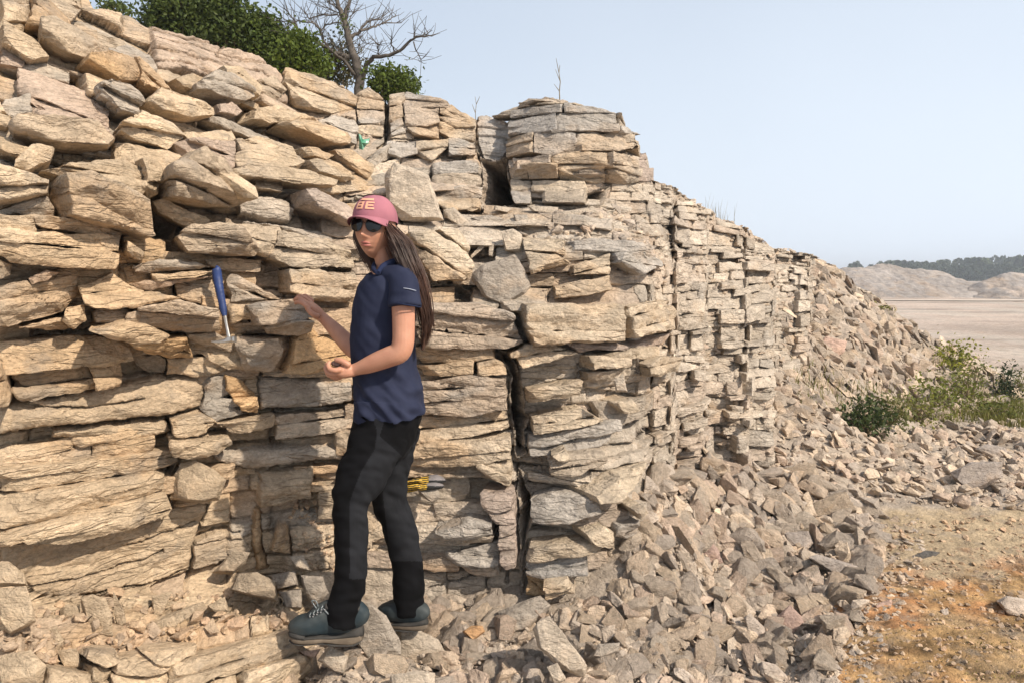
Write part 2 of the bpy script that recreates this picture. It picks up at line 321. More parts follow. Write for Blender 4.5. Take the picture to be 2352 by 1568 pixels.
# ------------------------------------------------------------------ traced beds and blocks: (zone, mode, protrusion cm, tilt across, tilt down, tint, outline)
TR=[
(2,'R',5,0,0,'t',"1170,340 1200,300 1240,262 1400,245 1430,285 1300,322"),
(2,'R',3,0,0,'w',"1300,335 1430,290 1520,290 1590,318 1560,345"),
(2,'R',7,0,0,'g',"1130,352 1480,352 1480,398 1125,402"),
(2,'R',6,0,0,'g',"1485,345 1720,342 1720,398 1485,400"),
(2,'R',5,0,0,'t',"1722,388 1812,390 1816,478 1724,480"),
(2,'R',7,0,0,'b',"1122,405 1440,402 1440,520 1118,522"),
(2,'R',7,0,0,'g',"1443,402 1720,400 1720,478 1722,518 1443,520"),
(2,'R',5,0,0,'g',"1724,484 1816,482 1880,500 1880,520 1726,520"),
(2,'R',7,0,0,'w',"1105,528 1290,526 1290,648 1100,650"),
(2,'R',3,0,0,'g',"1293,526 1560,526 1558,640 1400,668 1293,655"),
(2,'R',4,0,0,'t',"1563,526 1830,524 1830,600 1700,640 1561,640"),
(2,'R',5,0,0,'w',"1833,500 1930,520 1932,650 1833,620"),
(2,'R',6,0,0,'g',"1100,656 1400,672 1400,718 1102,716"),
(2,'R',3,0,0,'w',"1403,672 1560,645 1650,645 1650,718 1403,718"),
(2,'R',6,0,0,'t',"1653,645 1930,655 1930,720 1653,718"),
(2,'R',4,0,0,'w',"1105,722 1240,722 1240,788 1108,786"),
(2,'R',6,0,0,'w',"1243,722 1432,722 1432,788 1243,790"),
(2,'R',3,0,0,'l',"1440,722 1640,722 1720,800 1640,800 1440,790"),
(2,'R',6,0,0,'t',"1643,722 1930,724 1925,800 1860,815 1730,800"),
(2,'R',4,0,0,'w',"1125,795 1255,795 1258,868 1130,865"),
(2,'R',7,0,0,'l',"1262,800 1600,802 1605,868 1262,866"),
(2,'R',7,0,0,'w',"1330,872 1605,872 1600,945 1330,940"),
(2,'R',5,0,0,'g',"1130,870 1250,870 1240,940 1150,945"),
(2,'R',6,0,0,'w',"310,272 330,240 420,222 430,300 400,330 310,330"),
(2,'R',6,0,0,'g',"440,228 560,235 700,283 720,340 430,345 410,300"),
(2,'R',6,0,0,'w',"722,298 870,392 890,460 722,470 640,400 650,345"),
(2,'R',6,0,0,'g',"425,350 638,350 638,440 560,468 430,460"),
(2,'R',6,0,0,'w',"642,442 890,464 890,530 722,540 642,500"),
(2,'R',6,0,0,'t',"430,470 638,492 638,542 480,522"),
(2,'R',6,0,0,'w',"300,340 400,340 410,400 300,430"),
(2,'R',6,0,0,'g',"310,440 400,420 420,500 300,520"),
(2,'R',6,0,0,'g',"300,540 478,560 478,640 370,652 300,620"),
(2,'R',6,0,0,'w',"482,560 698,550 690,600 590,688 482,640"),
(2,'R',6,0,0,'g',"702,550 868,560 880,640 702,650"),
(2,'R',6,0,0,'g',"592,700 700,692 880,682 900,760 600,770"),
(2,'R',6,0,0,'t',"600,778 750,772 910,770 912,840 600,850"),
(2,'R',6,0,0,'g',"592,858 760,852 915,848 915,910 600,920"),
(2,'R',6,0,0,'w',"622,930 910,916 915,980 700,990"),
(2,'R',6,0,0,'w',"100,240 200,200 290,240 295,340 110,340"),
(2,'R',6,0,0,'g',"110,346 295,346 285,430 120,430"),
(2,'R',6,0,0,'w',"120,438 285,436 280,510 130,500"),
(2,'A',7,0,0,'',"310,250 450,220 720,290 890,400 880,560 920,760 920,980 700,990 620,900 570,740 370,660 300,600 310,400"),
(2,'A',14,0,0,'',"1130,360 1200,290 1500,280 1810,390 1820,480 1930,520 1930,790 1880,820 1700,790 1280,800 1130,780 1100,560"),
(2,'A',8,-4,0,'',"100,240 200,200 290,240 300,320 280,500 200,500 130,480 100,330"),
(1,'R',6,-4,0,'w',"0,-60 190,-60 185,110 160,180 120,270 0,220"),
(1,'R',12,-4,-3,'o',"190,0 330,90 440,170 455,270 330,230 175,200 190,90"),
(1,'R',9,-3,2,'w',"240,-60 510,-60 520,90 450,160 350,90 200,0"),
(1,'R',9,0,0,'w',"460,190 620,240 630,310 560,300 450,260"),
(1,'R',20,-3,-8,'w',"260,250 330,240 560,310 690,380 650,420 540,430 430,410 240,320"),
(1,'R',17,-6,-6,'o',"500,440 640,410 840,430 890,490 880,550 750,560 640,510 500,470"),
(1,'R',13,-6,0,'o',"850,430 1010,530 1140,660 1100,680 900,590 870,560 890,500"),
(1,'R',8,0,0,'g',"680,340 830,320 960,390 1000,500 960,500 850,420 700,380"),
(1,'R',16,-3,-3,'w',"0,230 200,320 300,420 180,440 60,360 0,340"),
(1,'R',6,0,0,'p',"0,340 160,420 130,470 0,430"),
(1,'R',5,0,3,'g',"0,430 300,430 450,490 440,570 300,520 120,480"),
(1,'R',9,-2,2,'p',"120,480 340,550 700,700 710,850 540,780 320,690 130,640"),
(1,'R',13,0,0,'w',"510,520 660,570 650,640 560,650 530,590"),
(1,'R',18,-4,-6,'g',"575,620 640,590 840,640 880,700 860,780 740,770 680,710 600,680"),
(1,'R',8,-4,6,'p',"190,670 400,720 700,850 740,930 640,960 430,870 200,790"),
(1,'R',11,3,0,'g',"20,680 180,660 195,800 90,830 0,760"),
(1,'R',20,-2,-7,'t',"90,890 150,830 420,850 640,860 740,950 700,980 430,970 250,950 110,910"),
(1,'R',14,0,0,'w',"0,700 80,820 40,870 0,860"),
(1,'R',8,0,0,'w',"0,930 130,980 240,1010 100,1050 0,1000"),
(1,'R',15,-4,-4,'w',"100,1060 240,1000 340,1010 320,1080 170,1150 100,1120"),
(1,'R',18,-6,6,'w',"240,1150 370,1120 600,1130 760,1080 850,1120 890,1250 860,1330 620,1260 440,1170"),
(1,'R',27,-7,-6,'t',"330,1190 440,1180 560,1290 780,1340 860,1340 880,1470 910,1560 890,1568 700,1510 450,1440 360,1440 330,1300"),
(1,'R',24,-4,0,'l',"0,1160 190,1190 320,1230 310,1300 100,1340 0,1370"),
(1,'R',12,0,-5,'g',"0,1400 310,1330 350,1380 350,1440 220,1440 30,1430"),
(1,'R',17,-2,-2,'w',"0,1440 240,1440 250,1568 0,1560"),
(1,'R',19,-4,-4,'l',"740,870 870,800 1080,860 1160,920 1050,1000 830,940 740,900"),
(1,'R',11,0,0,'w',"1140,900 1460,880 1480,930 1460,960 1180,950"),
(1,'R',15,-4,-3,'p',"1070,970 1200,950 1460,960 1480,1110 1420,1160 1280,1100 1150,1050"),
(1,'R',10,-3,3,'w',"740,960 1050,1010 1150,1060 1140,1160 990,1120 860,1080 750,1070"),
(1,'R',17,-5,-3,'w',"850,1090 960,1100 1020,1180 1000,1290 930,1320 890,1250"),
(1,'R',-28,0,0,'t',"920,1320 1030,1340 1180,1470 1130,1568 950,1568 930,1480"),
(1,'R',28,-10,-18,'t',"1010,1160 1150,1070 1290,1110 1530,1290 1530,1350 1430,1360 1200,1350 1030,1300"),
(1,'R',31,-8,8,'l',"1150,1070 1290,1120 1535,1270 1530,1345 1460,1340 1230,1180"),  # paler than the slab's lower part: light on its top put into the tint
(1,'R',10,-4,-4,'w',"1000,1340 1060,1330 1250,1420 1360,1450 1340,1500 1240,1500 1030,1400"),
(1,'R',14,0,0,'w',"1470,940 1620,920 1850,980 1890,1060 1700,1010 1500,1010"),
(1,'R',16,0,-3,'w',"1480,1030 1600,1010 1900,1080 1910,1130 1750,1130 1500,1110"),
(1,'R',20,-2,-4,'w',"1430,1170 1600,1110 1900,1150 2130,1210 2110,1240 1900,1230 1650,1190"),
(1,'R',-12,0,0,'t',"1700,1240 1880,1260 2100,1300 2270,1380 2290,1440 2150,1360 1900,1290 1730,1275"),
(1,'F',2,0,0,'g',"1540,1250 1720,1275 1880,1310 1930,1380 1900,1470 1560,1400"),
(1,'R',22,-2,-4,'p',"1880,1280 1950,1280 2150,1360 2290,1450 2250,1480 2050,1420 1920,1360"),
(1,'F',3,0,0,'p',"990,160 1230,230 1640,320 1720,380 1900,560 1910,680 1700,640 1640,600 1500,540 1250,480 1000,450 990,280"),
(1,'R',18,-4,-4,'w',"1380,490 1480,500 1650,610 1640,660 1540,620 1400,540"),
(1,'R',22,-3,-8,'g',"1180,600 1300,540 1400,560 1560,640 1580,670 1520,700 1350,680 1200,630"),
(1,'R',15,0,0,'w',"1060,560 1180,530 1260,560 1200,620 1120,600"),
(1,'R',20,-3,-5,'w',"900,720 960,640 1130,680 1330,750 1340,790 1200,800 1000,760"),
(1,'R',16,0,0,'p',"1340,720 1430,710 1520,760 1480,790 1360,770"),
(1,'R',15,0,-4,'w',"1590,740 1720,730 2000,810 1960,830 1700,820 1590,800"),
(1,'R',19,0,-4,'w',"1770,840 1900,830 2100,880 2220,940 2210,970 2100,960 1900,880"),
(1,'R',-20,0,0,'t',"1700,830 1760,830 1760,900 1705,910"),
(1,'R',7,0,-6,'t',"1660,540 1760,530 1850,600 1800,660 1680,610"),
(1,'R',10,-5,0,'w',"1860,480 2180,540 2310,650 2310,720 2150,760 1930,690 1830,560"),
(1,'R',7,0,0,'g',"2050,790 2150,760 2290,790 2340,850 2330,950 2200,930 2080,850"),
(1,'R',15,0,0,'w',"1920,990 2000,1000 2110,1040 2060,1070 1960,1040"),
(1,'R',18,0,-3,'w',"1930,1080 2050,1080 2250,1190 2190,1200 2000,1150"),
(1,'R',17,0,0,'w',"2100,1010 2200,1010 2352,1110 2352,1180 2220,1110"),
(4,'R',16,-3,0,'w',"0,0 240,0 240,110 100,100 0,60"),
(4,'R',14,0,-4,'t',"240,0 450,20 790,100 780,180 620,200 440,150 340,160 250,110"),
(4,'R',19,-5,2,'l',"0,90 120,100 230,160 380,200 450,180 640,110 780,110 770,280 740,320 550,310 370,300 100,270 0,200"),
(4,'R',15,-5,0,'w',"790,150 910,220 900,280 840,270 780,220"),
(4,'R',7,0,-4,'t',"100,290 360,300 410,340 320,380 210,400 0,460 0,380 80,340"),
(4,'R',21,-3,0,'w',"0,250 90,290 80,350 0,370"),
(4,'R',15,-9,-5,'t',"0,460 170,400 400,330 515,310 500,480 420,560 410,660 480,690 300,690 0,680"),
(4,'R',20,0,0,'p',"210,370 330,330 400,340 320,390 240,410"),
(4,'R',16,-3,0,'w',"420,570 540,550 560,650 480,690 410,650"),
(4,'R',-22,0,0,'t',"790,310 870,290 870,400 830,410"),
(4,'R',9,0,-3,'g',"850,310 920,280 1150,270 1360,310 1200,330 980,350 870,340"),
(4,'R',13,0,0,'w',"980,360 1130,350 1370,340 1250,380 1060,400 1000,400"),
(4,'R',10,0,0,'p',"830,420 1020,400 1380,370 1100,430 930,450"),
(4,'R',14,-3,6,'l',"510,430 720,340 830,430 930,460 790,520 600,560 545,530"),
(4,'R',19,0,3,'w',"550,510 700,480 980,470 1150,500 1000,500 840,550 720,540 600,560"),
(4,'F',3,0,0,'g',"1600,0 2250,90 2280,180 2100,190 1990,120 1800,60 1560,30"),
(4,'R',17,-4,3,'l',"1360,60 1560,40 1800,60 1830,120 1780,200 1740,240 1660,220 1560,90"),
(4,'R',24,-2,-12,'t',"1130,130 1240,80 1400,60 1560,90 1660,210 1640,240 1440,230 1210,220"),
(4,'R',10,-3,0,'l',"1780,90 1980,130 2100,200 2260,200 2290,320 2100,310 1850,310 1740,250"),
(4,'R',-10,0,0,'t',"950,100 1130,130 1200,230 970,260 920,200"),
(4,'R',3,0,0,'t',"1340,260 1700,260 1700,340 1500,340 1350,300"),
(4,'R',8,0,0,'g',"1500,350 1600,400 1830,520 1700,520 1490,540 1480,400"),
(4,'R',12,-3,0,'l',"1840,330 2290,340 2290,540 2050,530 1850,470"),
(4,'R',6,0,0,'t',"1130,400 1380,390 1400,560 1380,570 1150,500"),
(4,'R',11,0,0,'g',"600,600 720,550 830,600 820,640 620,670"),
(4,'R',21,-3,-9,'g',"840,600 960,560 1140,530 1380,580 1400,700 1280,720 1110,710 950,650 830,640"),
(4,'R',-20,0,0,'t',"420,720 590,690 720,730 840,760 620,750 300,760"),
(4,'R',27,-3,3,'l',"590,680 830,640 940,660 1080,720 1010,750 850,750 700,720"),
(4,'R',20,-6,-8,'o',"1010,780 1200,740 1250,880 1100,880 980,830 850,760"),
(4,'R',11,0,0,'t',"1220,730 1400,730 1500,790 1600,830 1500,830 1380,800 1230,790"),
(4,'R',10,0,0,'w',"1480,550 1600,560 1620,640 1500,660"),
(4,'R',4,0,0,'g',"1510,670 1700,670 1680,710 1560,730"),
(4,'R',16,0,-5,'g',"1710,690 1850,640 2010,640 2000,710 1850,740 1730,730"),
(4,'R',22,0,-3,'b',"1590,560 1720,530 1930,510 1990,560 2020,620 1850,650 1650,670 1620,600"),
(4,'R',13,0,-2,'g',"1600,750 1870,755 1900,830 1870,900 1840,960 1800,980 1640,970 1630,850"),
(4,'R',9,-7,5,'o',"1890,770 2050,690 2200,830 2300,900 2100,950 1950,980 1810,970 1870,890 1940,830"),
(4,'R',8,0,0,'w',"1240,800 1460,840 1620,850 1620,960 1480,970 1400,900 1290,860"),
(4,'R',6,0,0,'w',"1090,900 1290,880 1480,890 1480,980 1300,1000 1090,1000"),
(4,'R',-2,0,0,'t',"840,870 1000,880 1090,910 1070,1000 1000,1010 880,950"),
(4,'R',15,0,5,'w',"0,790 300,760 620,750 820,790 870,900 600,910 330,960 0,980"),
(4,'R',12,-3,0,'w',"100,980 350,960 570,940 630,1070 350,1100 170,1150 110,1080"),
(4,'R',14,-4,0,'w',"590,940 780,910 800,1000 780,1060 640,1070"),
(4,'R',28,-6,0,'w',"0,890 40,900 90,1090 80,1150 0,1160"),
(4,'F',7,-3,3,'w',"120,1170 800,1060 1000,1010 1300,1010 1340,1130 1310,1220 1100,1270 760,1300 300,1340 0,1380 0,1200"),
(4,'R',8,-5,0,'o',"1470,1010 1560,1040 1660,1130 1680,1250 1560,1220 1490,1110"),
(4,'R',6,0,0,'b',"1310,1220 1380,1140 1560,1170 1570,1250 1400,1290"),
(4,'R',4,0,0,'b',"1340,1030 1480,1000 1490,1120 1400,1160 1320,1200"),
(4,'F',4,0,0,'g',"1690,1010 2280,1050 2300,1190 1900,1230 1690,1240"),
(4,'R',10,0,0,'w',"1110,1290 1300,1240 1390,1290 1320,1370 1140,1380"),
(4,'F',4,0,0,'w',"340,1350 780,1310 1080,1290 1120,1380 930,1440 780,1400 560,1420 330,1420"),
(4,'R',9,0,-4,'w',"1400,1300 1780,1260 1780,1330 1500,1380 1460,1350"),
(4,'R',14,-3,-3,'w',"1110,1410 1480,1380 1500,1430 1430,1470 1200,1520 1120,1500"),
(7,'R',5,-2,-3,'w',"0,150 200,130 450,120 700,110 1000,70 1150,40 1160,110 1000,150 830,190 640,220 300,260 0,300"),
(7,'R',9,-3,-2,'w',"0,320 620,240 820,220 1000,170 1060,190 1060,270 980,290 750,340 570,420 430,440 0,510"),
(7,'R',15,-4,-2,'l',"0,530 140,500 440,460 570,440 760,360 1070,300 1110,390 1080,430 900,470 600,550 400,550 180,580 0,610"),
(7,'F',1,-2,0,'w',"0,640 330,585 620,560 900,480 1080,440 1270,400 1380,400 1290,620 1240,830 1000,920 780,960 500,1010 240,1010 180,930 0,800"),
(7,'F',0,0,0,'t',"1290,640 1400,600 1560,580 1600,640 1620,690 1400,790 1245,830"),
(7,'R',-22,0,0,'t',"1050,170 1150,130 1110,250 1080,290"),
(7,'F',3,0,0,'g',"1380,60 1800,20 2230,20 2240,110 1900,140 1680,180 1400,130"),  # grey tint paints in the shadow lying on this face
(7,'F',6,-2,0,'w',"1690,200 2060,150 2040,350 1900,380 1690,430 1680,300"),
(7,'F',3,-5,0,'o',"1650,440 1700,430 1730,700 1740,830 1680,830 1630,650"),
(7,'F',7,-5,0,'o',"1820,500 1880,540 1910,640 1900,740 1760,680"),
(7,'R',12,0,4,'w',"880,1320 1250,1290 1240,1340 1000,1420"),
(7,'R',15,-2,3,'w',"1100,1400 1380,1340 1600,1290 1870,1200 1920,1330 1700,1380 1540,1440 1280,1520 1100,1550"),
(7,'R',12,-3,0,'l',"1540,1460 1900,1370 2050,1390 2040,1600 1540,1600"),
(7,'R',13,-2,3,'w',"300,1450 560,1490 560,1610 280,1610"),
(7,'R',10,-2,4,'l',"700,1490 900,1470 1075,1450 1075,1610 700,1610"),
(7,'R',12,-3,5,'w',"550,1330 720,1330 740,1400 640,1430 520,1370"),
(7,'R',11,-2,5,'w',"740,1390 900,1335 1080,1420 1070,1450 900,1480 720,1460"),
(7,'R',10,-2,0,'w',"1100,1570 1280,1530 1530,1465 1530,1610 1100,1610"),
(7,'R',9,-3,0,'l',"560,1440 690,1460 690,1610 570,1610"),
(2,'R',-4,-6,0,'g',"900,370 1000,350 1120,420 1120,520 1060,650 930,640 900,520"),
(2,'R',0,0,0,'p',"1940,600 2010,600 2040,790 1940,790"),
(2,'R',14,-3,0,'l',"430,1140 720,1110 800,1290 850,1350 800,1440 600,1450 500,1250"),
(2,'R',10,0,4,'w',"1210,1160 1470,1180 1470,1270 1220,1250"),
(2,'R',14,0,0,'w',"1210,1260 1400,1280 1490,1330 1250,1400"),
(2,'R',9,0,0,'g',"1490,1190 1730,1180 2000,1220 1980,1250 1730,1260 1480,1260"),
(2,'R',12,0,0,'w',"1500,1350 1730,1270 1730,1400 1500,1410"),
(2,'R',16,-4,0,'g',"1740,1270 1890,1260 2060,1340 1880,1400 1740,1330"),
(2,'R',15,0,0,'w',"1390,1480 1740,1410 1745,1500 1600,1540 1390,1568"),
(5,'R',-16,0,0,'t',"600,20 800,20 860,60 900,140 720,130 590,120"),
(5,'R',15,-2,0,'g',"480,150 720,145 900,155 1060,210 1110,230 1190,400 1080,440 870,410 560,430 500,300"),
(5,'R',17,-2,0,'w',"1190,160 1800,160 1810,380 1500,380 1240,410 1190,300"),
(5,'R',14,-2,0,'w',"1800,170 2080,130 2110,200 2110,310 1990,340 1820,370"),
(5,'R',-14,0,0,'t',"1110,190 1190,180 1230,400 1190,380 1130,290"),
(5,'R',7,0,0,'w',"480,440 1000,430 1010,500 880,510 540,540"),
(5,'R',9,0,0,'w',"500,550 870,520 870,590 560,630"),
(5,'R',11,0,0,'w',"890,530 1000,500 1080,540 1090,600 900,600"),
(5,'R',13,0,0,'g',"540,650 850,610 1080,630 1110,700 1110,820 870,830 860,870 560,860"),
(5,'R',7,0,0,'w',"480,880 850,880 1100,850 1110,960 900,1000 460,1060"),
(5,'R',13,0,-2,'w',"440,1080 620,1030 850,1040 1110,1000 1120,1130 1000,1150 760,1190 470,1200"),
(5,'R',10,-2,0,'w',"910,1170 1120,1150 1120,1330 980,1250"),
(5,'R',13,-3,2,'l',"1200,420 1370,400 1530,470 1340,490 1110,560 1100,470"),
(5,'R',8,0,0,'p',"1390,400 2100,350 2060,420 1800,440 1530,460"),
(5,'R',12,0,0,'w',"1560,490 1810,460 1820,560 1580,570"),
(5,'R',6,0,-4,'t',"1570,590 1800,580 1740,640 1600,650"),
(5,'R',12,0,0,'w',"1940,540 2020,490 2160,500 2130,580 1950,620"),
(5,'R',6,0,0,'w',"1820,440 2040,430 2030,490 1830,520"),
(5,'R',14,-2,0,'w',"1210,700 1400,660 1550,640 1540,730 1360,750 1210,780"),
(5,'R',10,-2,3,'l',"1240,880 1550,820 1700,900 1560,930 1250,980"),
(5,'R',8,0,0,'g',"1230,1000 1600,930 1800,900 1800,960 1700,1010 1690,1070 1400,1050 1300,1090 1230,1140"),
(5,'R',10,0,0,'w',"1740,790 1850,760 1880,830 1800,850"),
(5,'R',15,0,-3,'t',"1350,1130 1440,1100 1700,1090 1720,1150 1560,1240 1380,1240"),
(5,'R',19,-3,3,'l',"1370,1090 1450,1060 1490,1120 1430,1140"),
(5,'R',-26,0,0,'t',"1528,495 1552,480 1572,640 1555,645"),
(5,'R',-22,0,0,'t',"1908,512 1932,500 1942,620 1910,612"),
(8,'R',11,-3,0,'p',"950,280 1150,290 1160,490 1060,490 950,360"),
(8,'R',15,-3,-4,'g',"750,480 850,450 1000,480 1010,560 850,570 680,560 640,520"),
(8,'R',7,0,-4,'t',"800,580 1020,570 1000,610 850,620"),
(8,'R',5,0,0,'g',"700,700 1040,620 1050,850 900,880 760,760"),
(8,'R',10,-2,0,'p',"1060,500 1160,500 1170,780 1080,790 1050,620"),
(8,'R',11,0,0,'g',"1230,340 1390,300 1640,330 1700,420 1500,480 1240,480"),
(8,'R',12,-2,-2,'w',"1230,630 1470,620 1720,580 1720,640 1680,680 1400,710 1340,730 1200,720"),
(8,'R',6,0,0,'b',"1200,740 1600,700 1620,830 1340,840 1200,830"),
(8,'R',12,-3,0,'l',"1340,850 1490,830 1530,940 1350,960"),
(8,'R',4,0,0,'o',"1190,840 1340,850 1350,980 1210,980"),
(8,'R',14,-2,0,'l',"1540,540 1680,500 1730,540 1720,640 1560,600"),
(8,'R',8,0,0,'g',"1760,500 1900,480 1900,560 1820,620 1750,580"),
(8,'R',14,-3,0,'l',"1840,390 1900,360 1950,420 1880,440"),
(8,'R',12,-3,5,'l',"1540,290 1760,180 1990,120 1900,210 1700,330 1560,340"),
(5,'R',-60,0,0,'t',"1040,450 1110,470 1150,550 1200,700 1210,860 1240,900 1210,1000 1220,1140 1150,1160 1120,900 1110,840 1100,600 1060,530 1030,470"),
(8,'R',-60,0,0,'t',"1165,160 1195,180 1235,300 1255,460 1240,560 1200,760 1200,990 1185,960 1170,760 1160,300"),
(2,'R',-95,0,0,'t',"880,560 915,640 1060,650 1095,620 1120,800 1135,955 920,965 925,740"),
(2,'R',-38,0,0,'t',"1600,870 1700,840 1760,820 1700,960 1600,960"),
]
CR=[ # open joints (zone, depth cm, width px, line)
(4,7,2.6,"0,1400 300,1350 520,1330 760,1310 960,1290 1090,1280 1250,1270 1400,1230"),(4,5,2,"1080,1290 1130,1380"),(4,3,1.5,"160,1190 560,1210 800,1180 950,1160"),
(4,7,2.6,"1340,1370 1400,1300 1600,1250 1900,1240 2320,1200"),(4,6,2.2,"1480,1380 1700,1360 2000,1340 2300,1330"),(4,4,1.8,"270,1480 330,1430 560,1430 780,1410 920,1450"),(4,6,2.2,"870,1480 1110,1410 1250,1370 1480,1370"),
(4,7,2.4,"330,960 600,915 800,905"),(4,5,2,"560,940 640,1070"),(4,8,3,"0,775 150,745 420,740"),(4,6,2,"1640,980 1800,985 1880,900"),(4,7,2.5,"1440,985 1640,975"),
(7,11,3.4,"0,312 300,275 620,235 830,205 1000,160 1060,170"),(7,11,3.4,"0,520 140,490 430,450 560,430 740,350 980,300 1070,290"),(7,8,2.5,"0,630 170,600 400,555 600,555 900,475 1110,420"),
(7,6,2.4,"1680,190 1850,150 2060,135 2200,130"),(7,4,2,"2060,140 2070,250 2040,270 2040,350 1950,400"),(7,7,2.4,"1370,50 1600,10 1800,10"),(7,4,1.8,"1240,840 1400,800 1640,700"),(7,4,1.8,"1290,630 1400,590 1560,570"),
(7,3,1.6,"180,930 500,880 750,820 1060,700"),(7,4,1.8,"240,1020 500,1020 780,970 980,930"),(7,3,1.5,"840,660 1050,600 1280,520"),(7,9,3,"1075,1430 1085,1568"),(7,6,2.4,"1540,1450 1530,1568"),(7,6,2.4,"1100,1555 1280,1525 1540,1445 1700,1385 1930,1330"),
(4,6,2.4,"1850,315 2050,320 2290,325"),(4,5,2,"0,100 130,95 240,150 340,165 440,155"),(4,6,2.2,"1480,560 1600,530 1830,530"),
(2,5,1.8,"1130,390 1400,400 1700,440"),(2,6,2,"1110,525 1300,520 1500,515 1560,550 1700,560 1900,560"),(2,6,2,"1110,640 1300,660 1420,670 1500,640 1850,620"),(2,7,2,"1120,790 1440,790 1700,800"),(2,6,2,"1430,700 1435,785"),
(2,6,2,"430,350 560,350 640,360"),(2,6,2,"420,470 600,470 800,460"),(2,6,2,"300,560 480,580 700,545"),(2,5,2,"590,700 700,690 870,680"),(2,5,2,"590,790 640,780 750,770 900,830"),(2,5,2,"560,930 760,910 910,900"),(2,10,4,"380,300 400,380 440,470 560,530"),(2,9,4,"295,300 300,520"),
(5,8,2.4,"500,440 870,415 1080,450"),(5,7,2.2,"530,550 720,525 880,510 1010,505"),(5,8,2.4,"880,510 885,600"),(5,6,2.2,"560,640 850,605 1090,605"),(5,7,2.4,"560,870 860,875 870,830 1110,825"),(5,7,2.4,"460,1065 620,1020 900,1005 1110,970"),(5,8,2.4,"500,1210 760,1195 980,1150 1120,1130"),
(5,7,2.4,"1200,415 1500,385 1820,375 2110,320"),(5,7,2.4,"1250,470 1530,470 1820,435 2100,420"),(5,7,2.4,"1240,785 1400,750 1560,730"),(5,6,2,"1250,985 1560,935 1800,895"),(5,5,2,"1790,180 1815,380"),
(8,7,2.4,"1050,600 1050,760 1070,940"),(8,6,2.2,"700,690 860,640 1040,600"),(8,5,2,"560,970 700,930 900,880 1050,830"),(8,6,2,"600,560 850,640"),
(1,3,1.3,"1010,200 1200,260 1450,300 1640,330"),(1,3,1.2,"1000,330 1200,370 1480,440 1700,470 1850,600"),(1,3,1.2,"1380,350 1440,400 1510,440 1520,480"),(1,2.5,1.2,"1010,260 1300,320 1600,400 1760,420"),(1,2.5,1.1,"1450,300 1400,380 1700,430"),(1,2.5,1.1,"1000,400 1250,440 1400,500"),
(1,4,1.8,"230,530 200,640"),(1,4,1.6,"330,690 560,760 700,850"),
]
wu=UU+9*fbm(UU/38,VV/38,101,3)+3.5*fbm(UU/9,VV/9,102,3); wv=VV+5*fbm(UU/30,VV/24,103,3)+3*fbm(UU/8,VV/7,104,3)
fineR=.8*fc2+.012*fbm(S*9,Q*16,111,4)
fcb,_=facets(wS+.2*wQ,wQ,.15,.09,143,.030,.045,.020)
FM=np.zeros(H.shape); BLOCKS=[]; AVOID=[]
def sub(pts,pad=26):
    x0,y0=pts.min(0)-pad;x1,y1=pts.max(0)+pad
    c0,c1=np.searchsorted(Ug,[x0,x1]); 
    c0=max(c0,0); c1=min(c1,NC)
    if c1-c0<2: return None
    vv=VV[:,c0:c1]; rr=np.where((vv.max(1)>y0)&(vv.min(1)<y1))[0]
    if len(rr)<2: return None
    return slice(rr[0],rr[-1]+1),slice(c0,c1)
rp=random.Random(3)
for zone,mode,hc,gx,gy,tc_,ps in TR:
    pts=zp(zone,ps)
    sel=sub(pts)
    if sel is None: continue
    x=wu[sel];y=wv[sel];m=inpoly(x,y,pts);d=pdist(x,y,pts)*mpp[sel]
    (x0,y0),(x1,y1)=pts.min(0),pts.max(0)
    fx=np.clip((x-x0)/(x1-x0),0,1)-.5;fy=np.clip((y-y0)/(y1-y0),0,1)-.5
    if mode=='A': continue
    AVOID.append(pts)
    if mode=='R' and hc>-1.5:
        BLOCKS.append((pts,hc,gx,gy,PAL[tc_]*rp.uniform(.92,1.08))); FM[sel]=np.where(m,0,FM[sel])
        if hc<8 or 1: H[sel]=np.where(m,np.minimum(H[sel],.0),H[sel])
        continue
    FM[sel]=np.where(m,1,FM[sel])
    hh=(hc+gx*fx*1.6+gy*fy*1.6)/100
    if hc>0:
        g1,g2=rp.uniform(-.05,.05),rp.uniform(-.03,.03)
        # one broken ridge across the block face
        a=rp.uniform(-.6,.6); rd=np.abs(fx*math.cos(a)*.4+fy*math.sin(a)+fy+rp.uniform(-.15,.15)); 
        hh=hh-.030*np.clip(rd-.08,0,1)*2*min(1,hc/12)+g1*fx*.5+g2*fy*.5
        hh=hh-.030*np.exp(-d/.014)-.045*np.exp(-(d/.006)**2)
        hh=hh+fineR[sel]+fcb[sel]
        if hc>16: H[sel]-=np.where(~m,.035*np.exp(-(d/.02)**2),0)
    else:
        hh=hh*smooth(0,.015+abs(hc)/100*.08,d)+fineR[sel]*.6+.5*H[sel]
    H[sel]=np.where(m,hh,H[sel])
    c=PAL[tc_]; vs=rp.uniform(.90,1.10)
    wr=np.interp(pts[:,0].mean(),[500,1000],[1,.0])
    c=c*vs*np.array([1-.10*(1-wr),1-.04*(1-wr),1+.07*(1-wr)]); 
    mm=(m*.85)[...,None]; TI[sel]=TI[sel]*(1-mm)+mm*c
for zone,dc,wpx,ps in CR:
    pts=zp(zone,ps); sel=sub(pts,12)
    if sel is None: continue
    x=wu[sel];y=wv[sel];d=pdist(x,y,pts,False); op=.45+1.2*smooth(-.3,.3,vn(x/30,y/30,5))
    H[sel]-=dc/100*np.exp(-(d/(wpx*op))**2)+.012*np.exp(-d/(wpx*2.2))
H+=.006*fbm(S*28,Q*40,61,4)+.004*np.abs(fbm(S*60,Q*60,62,3))
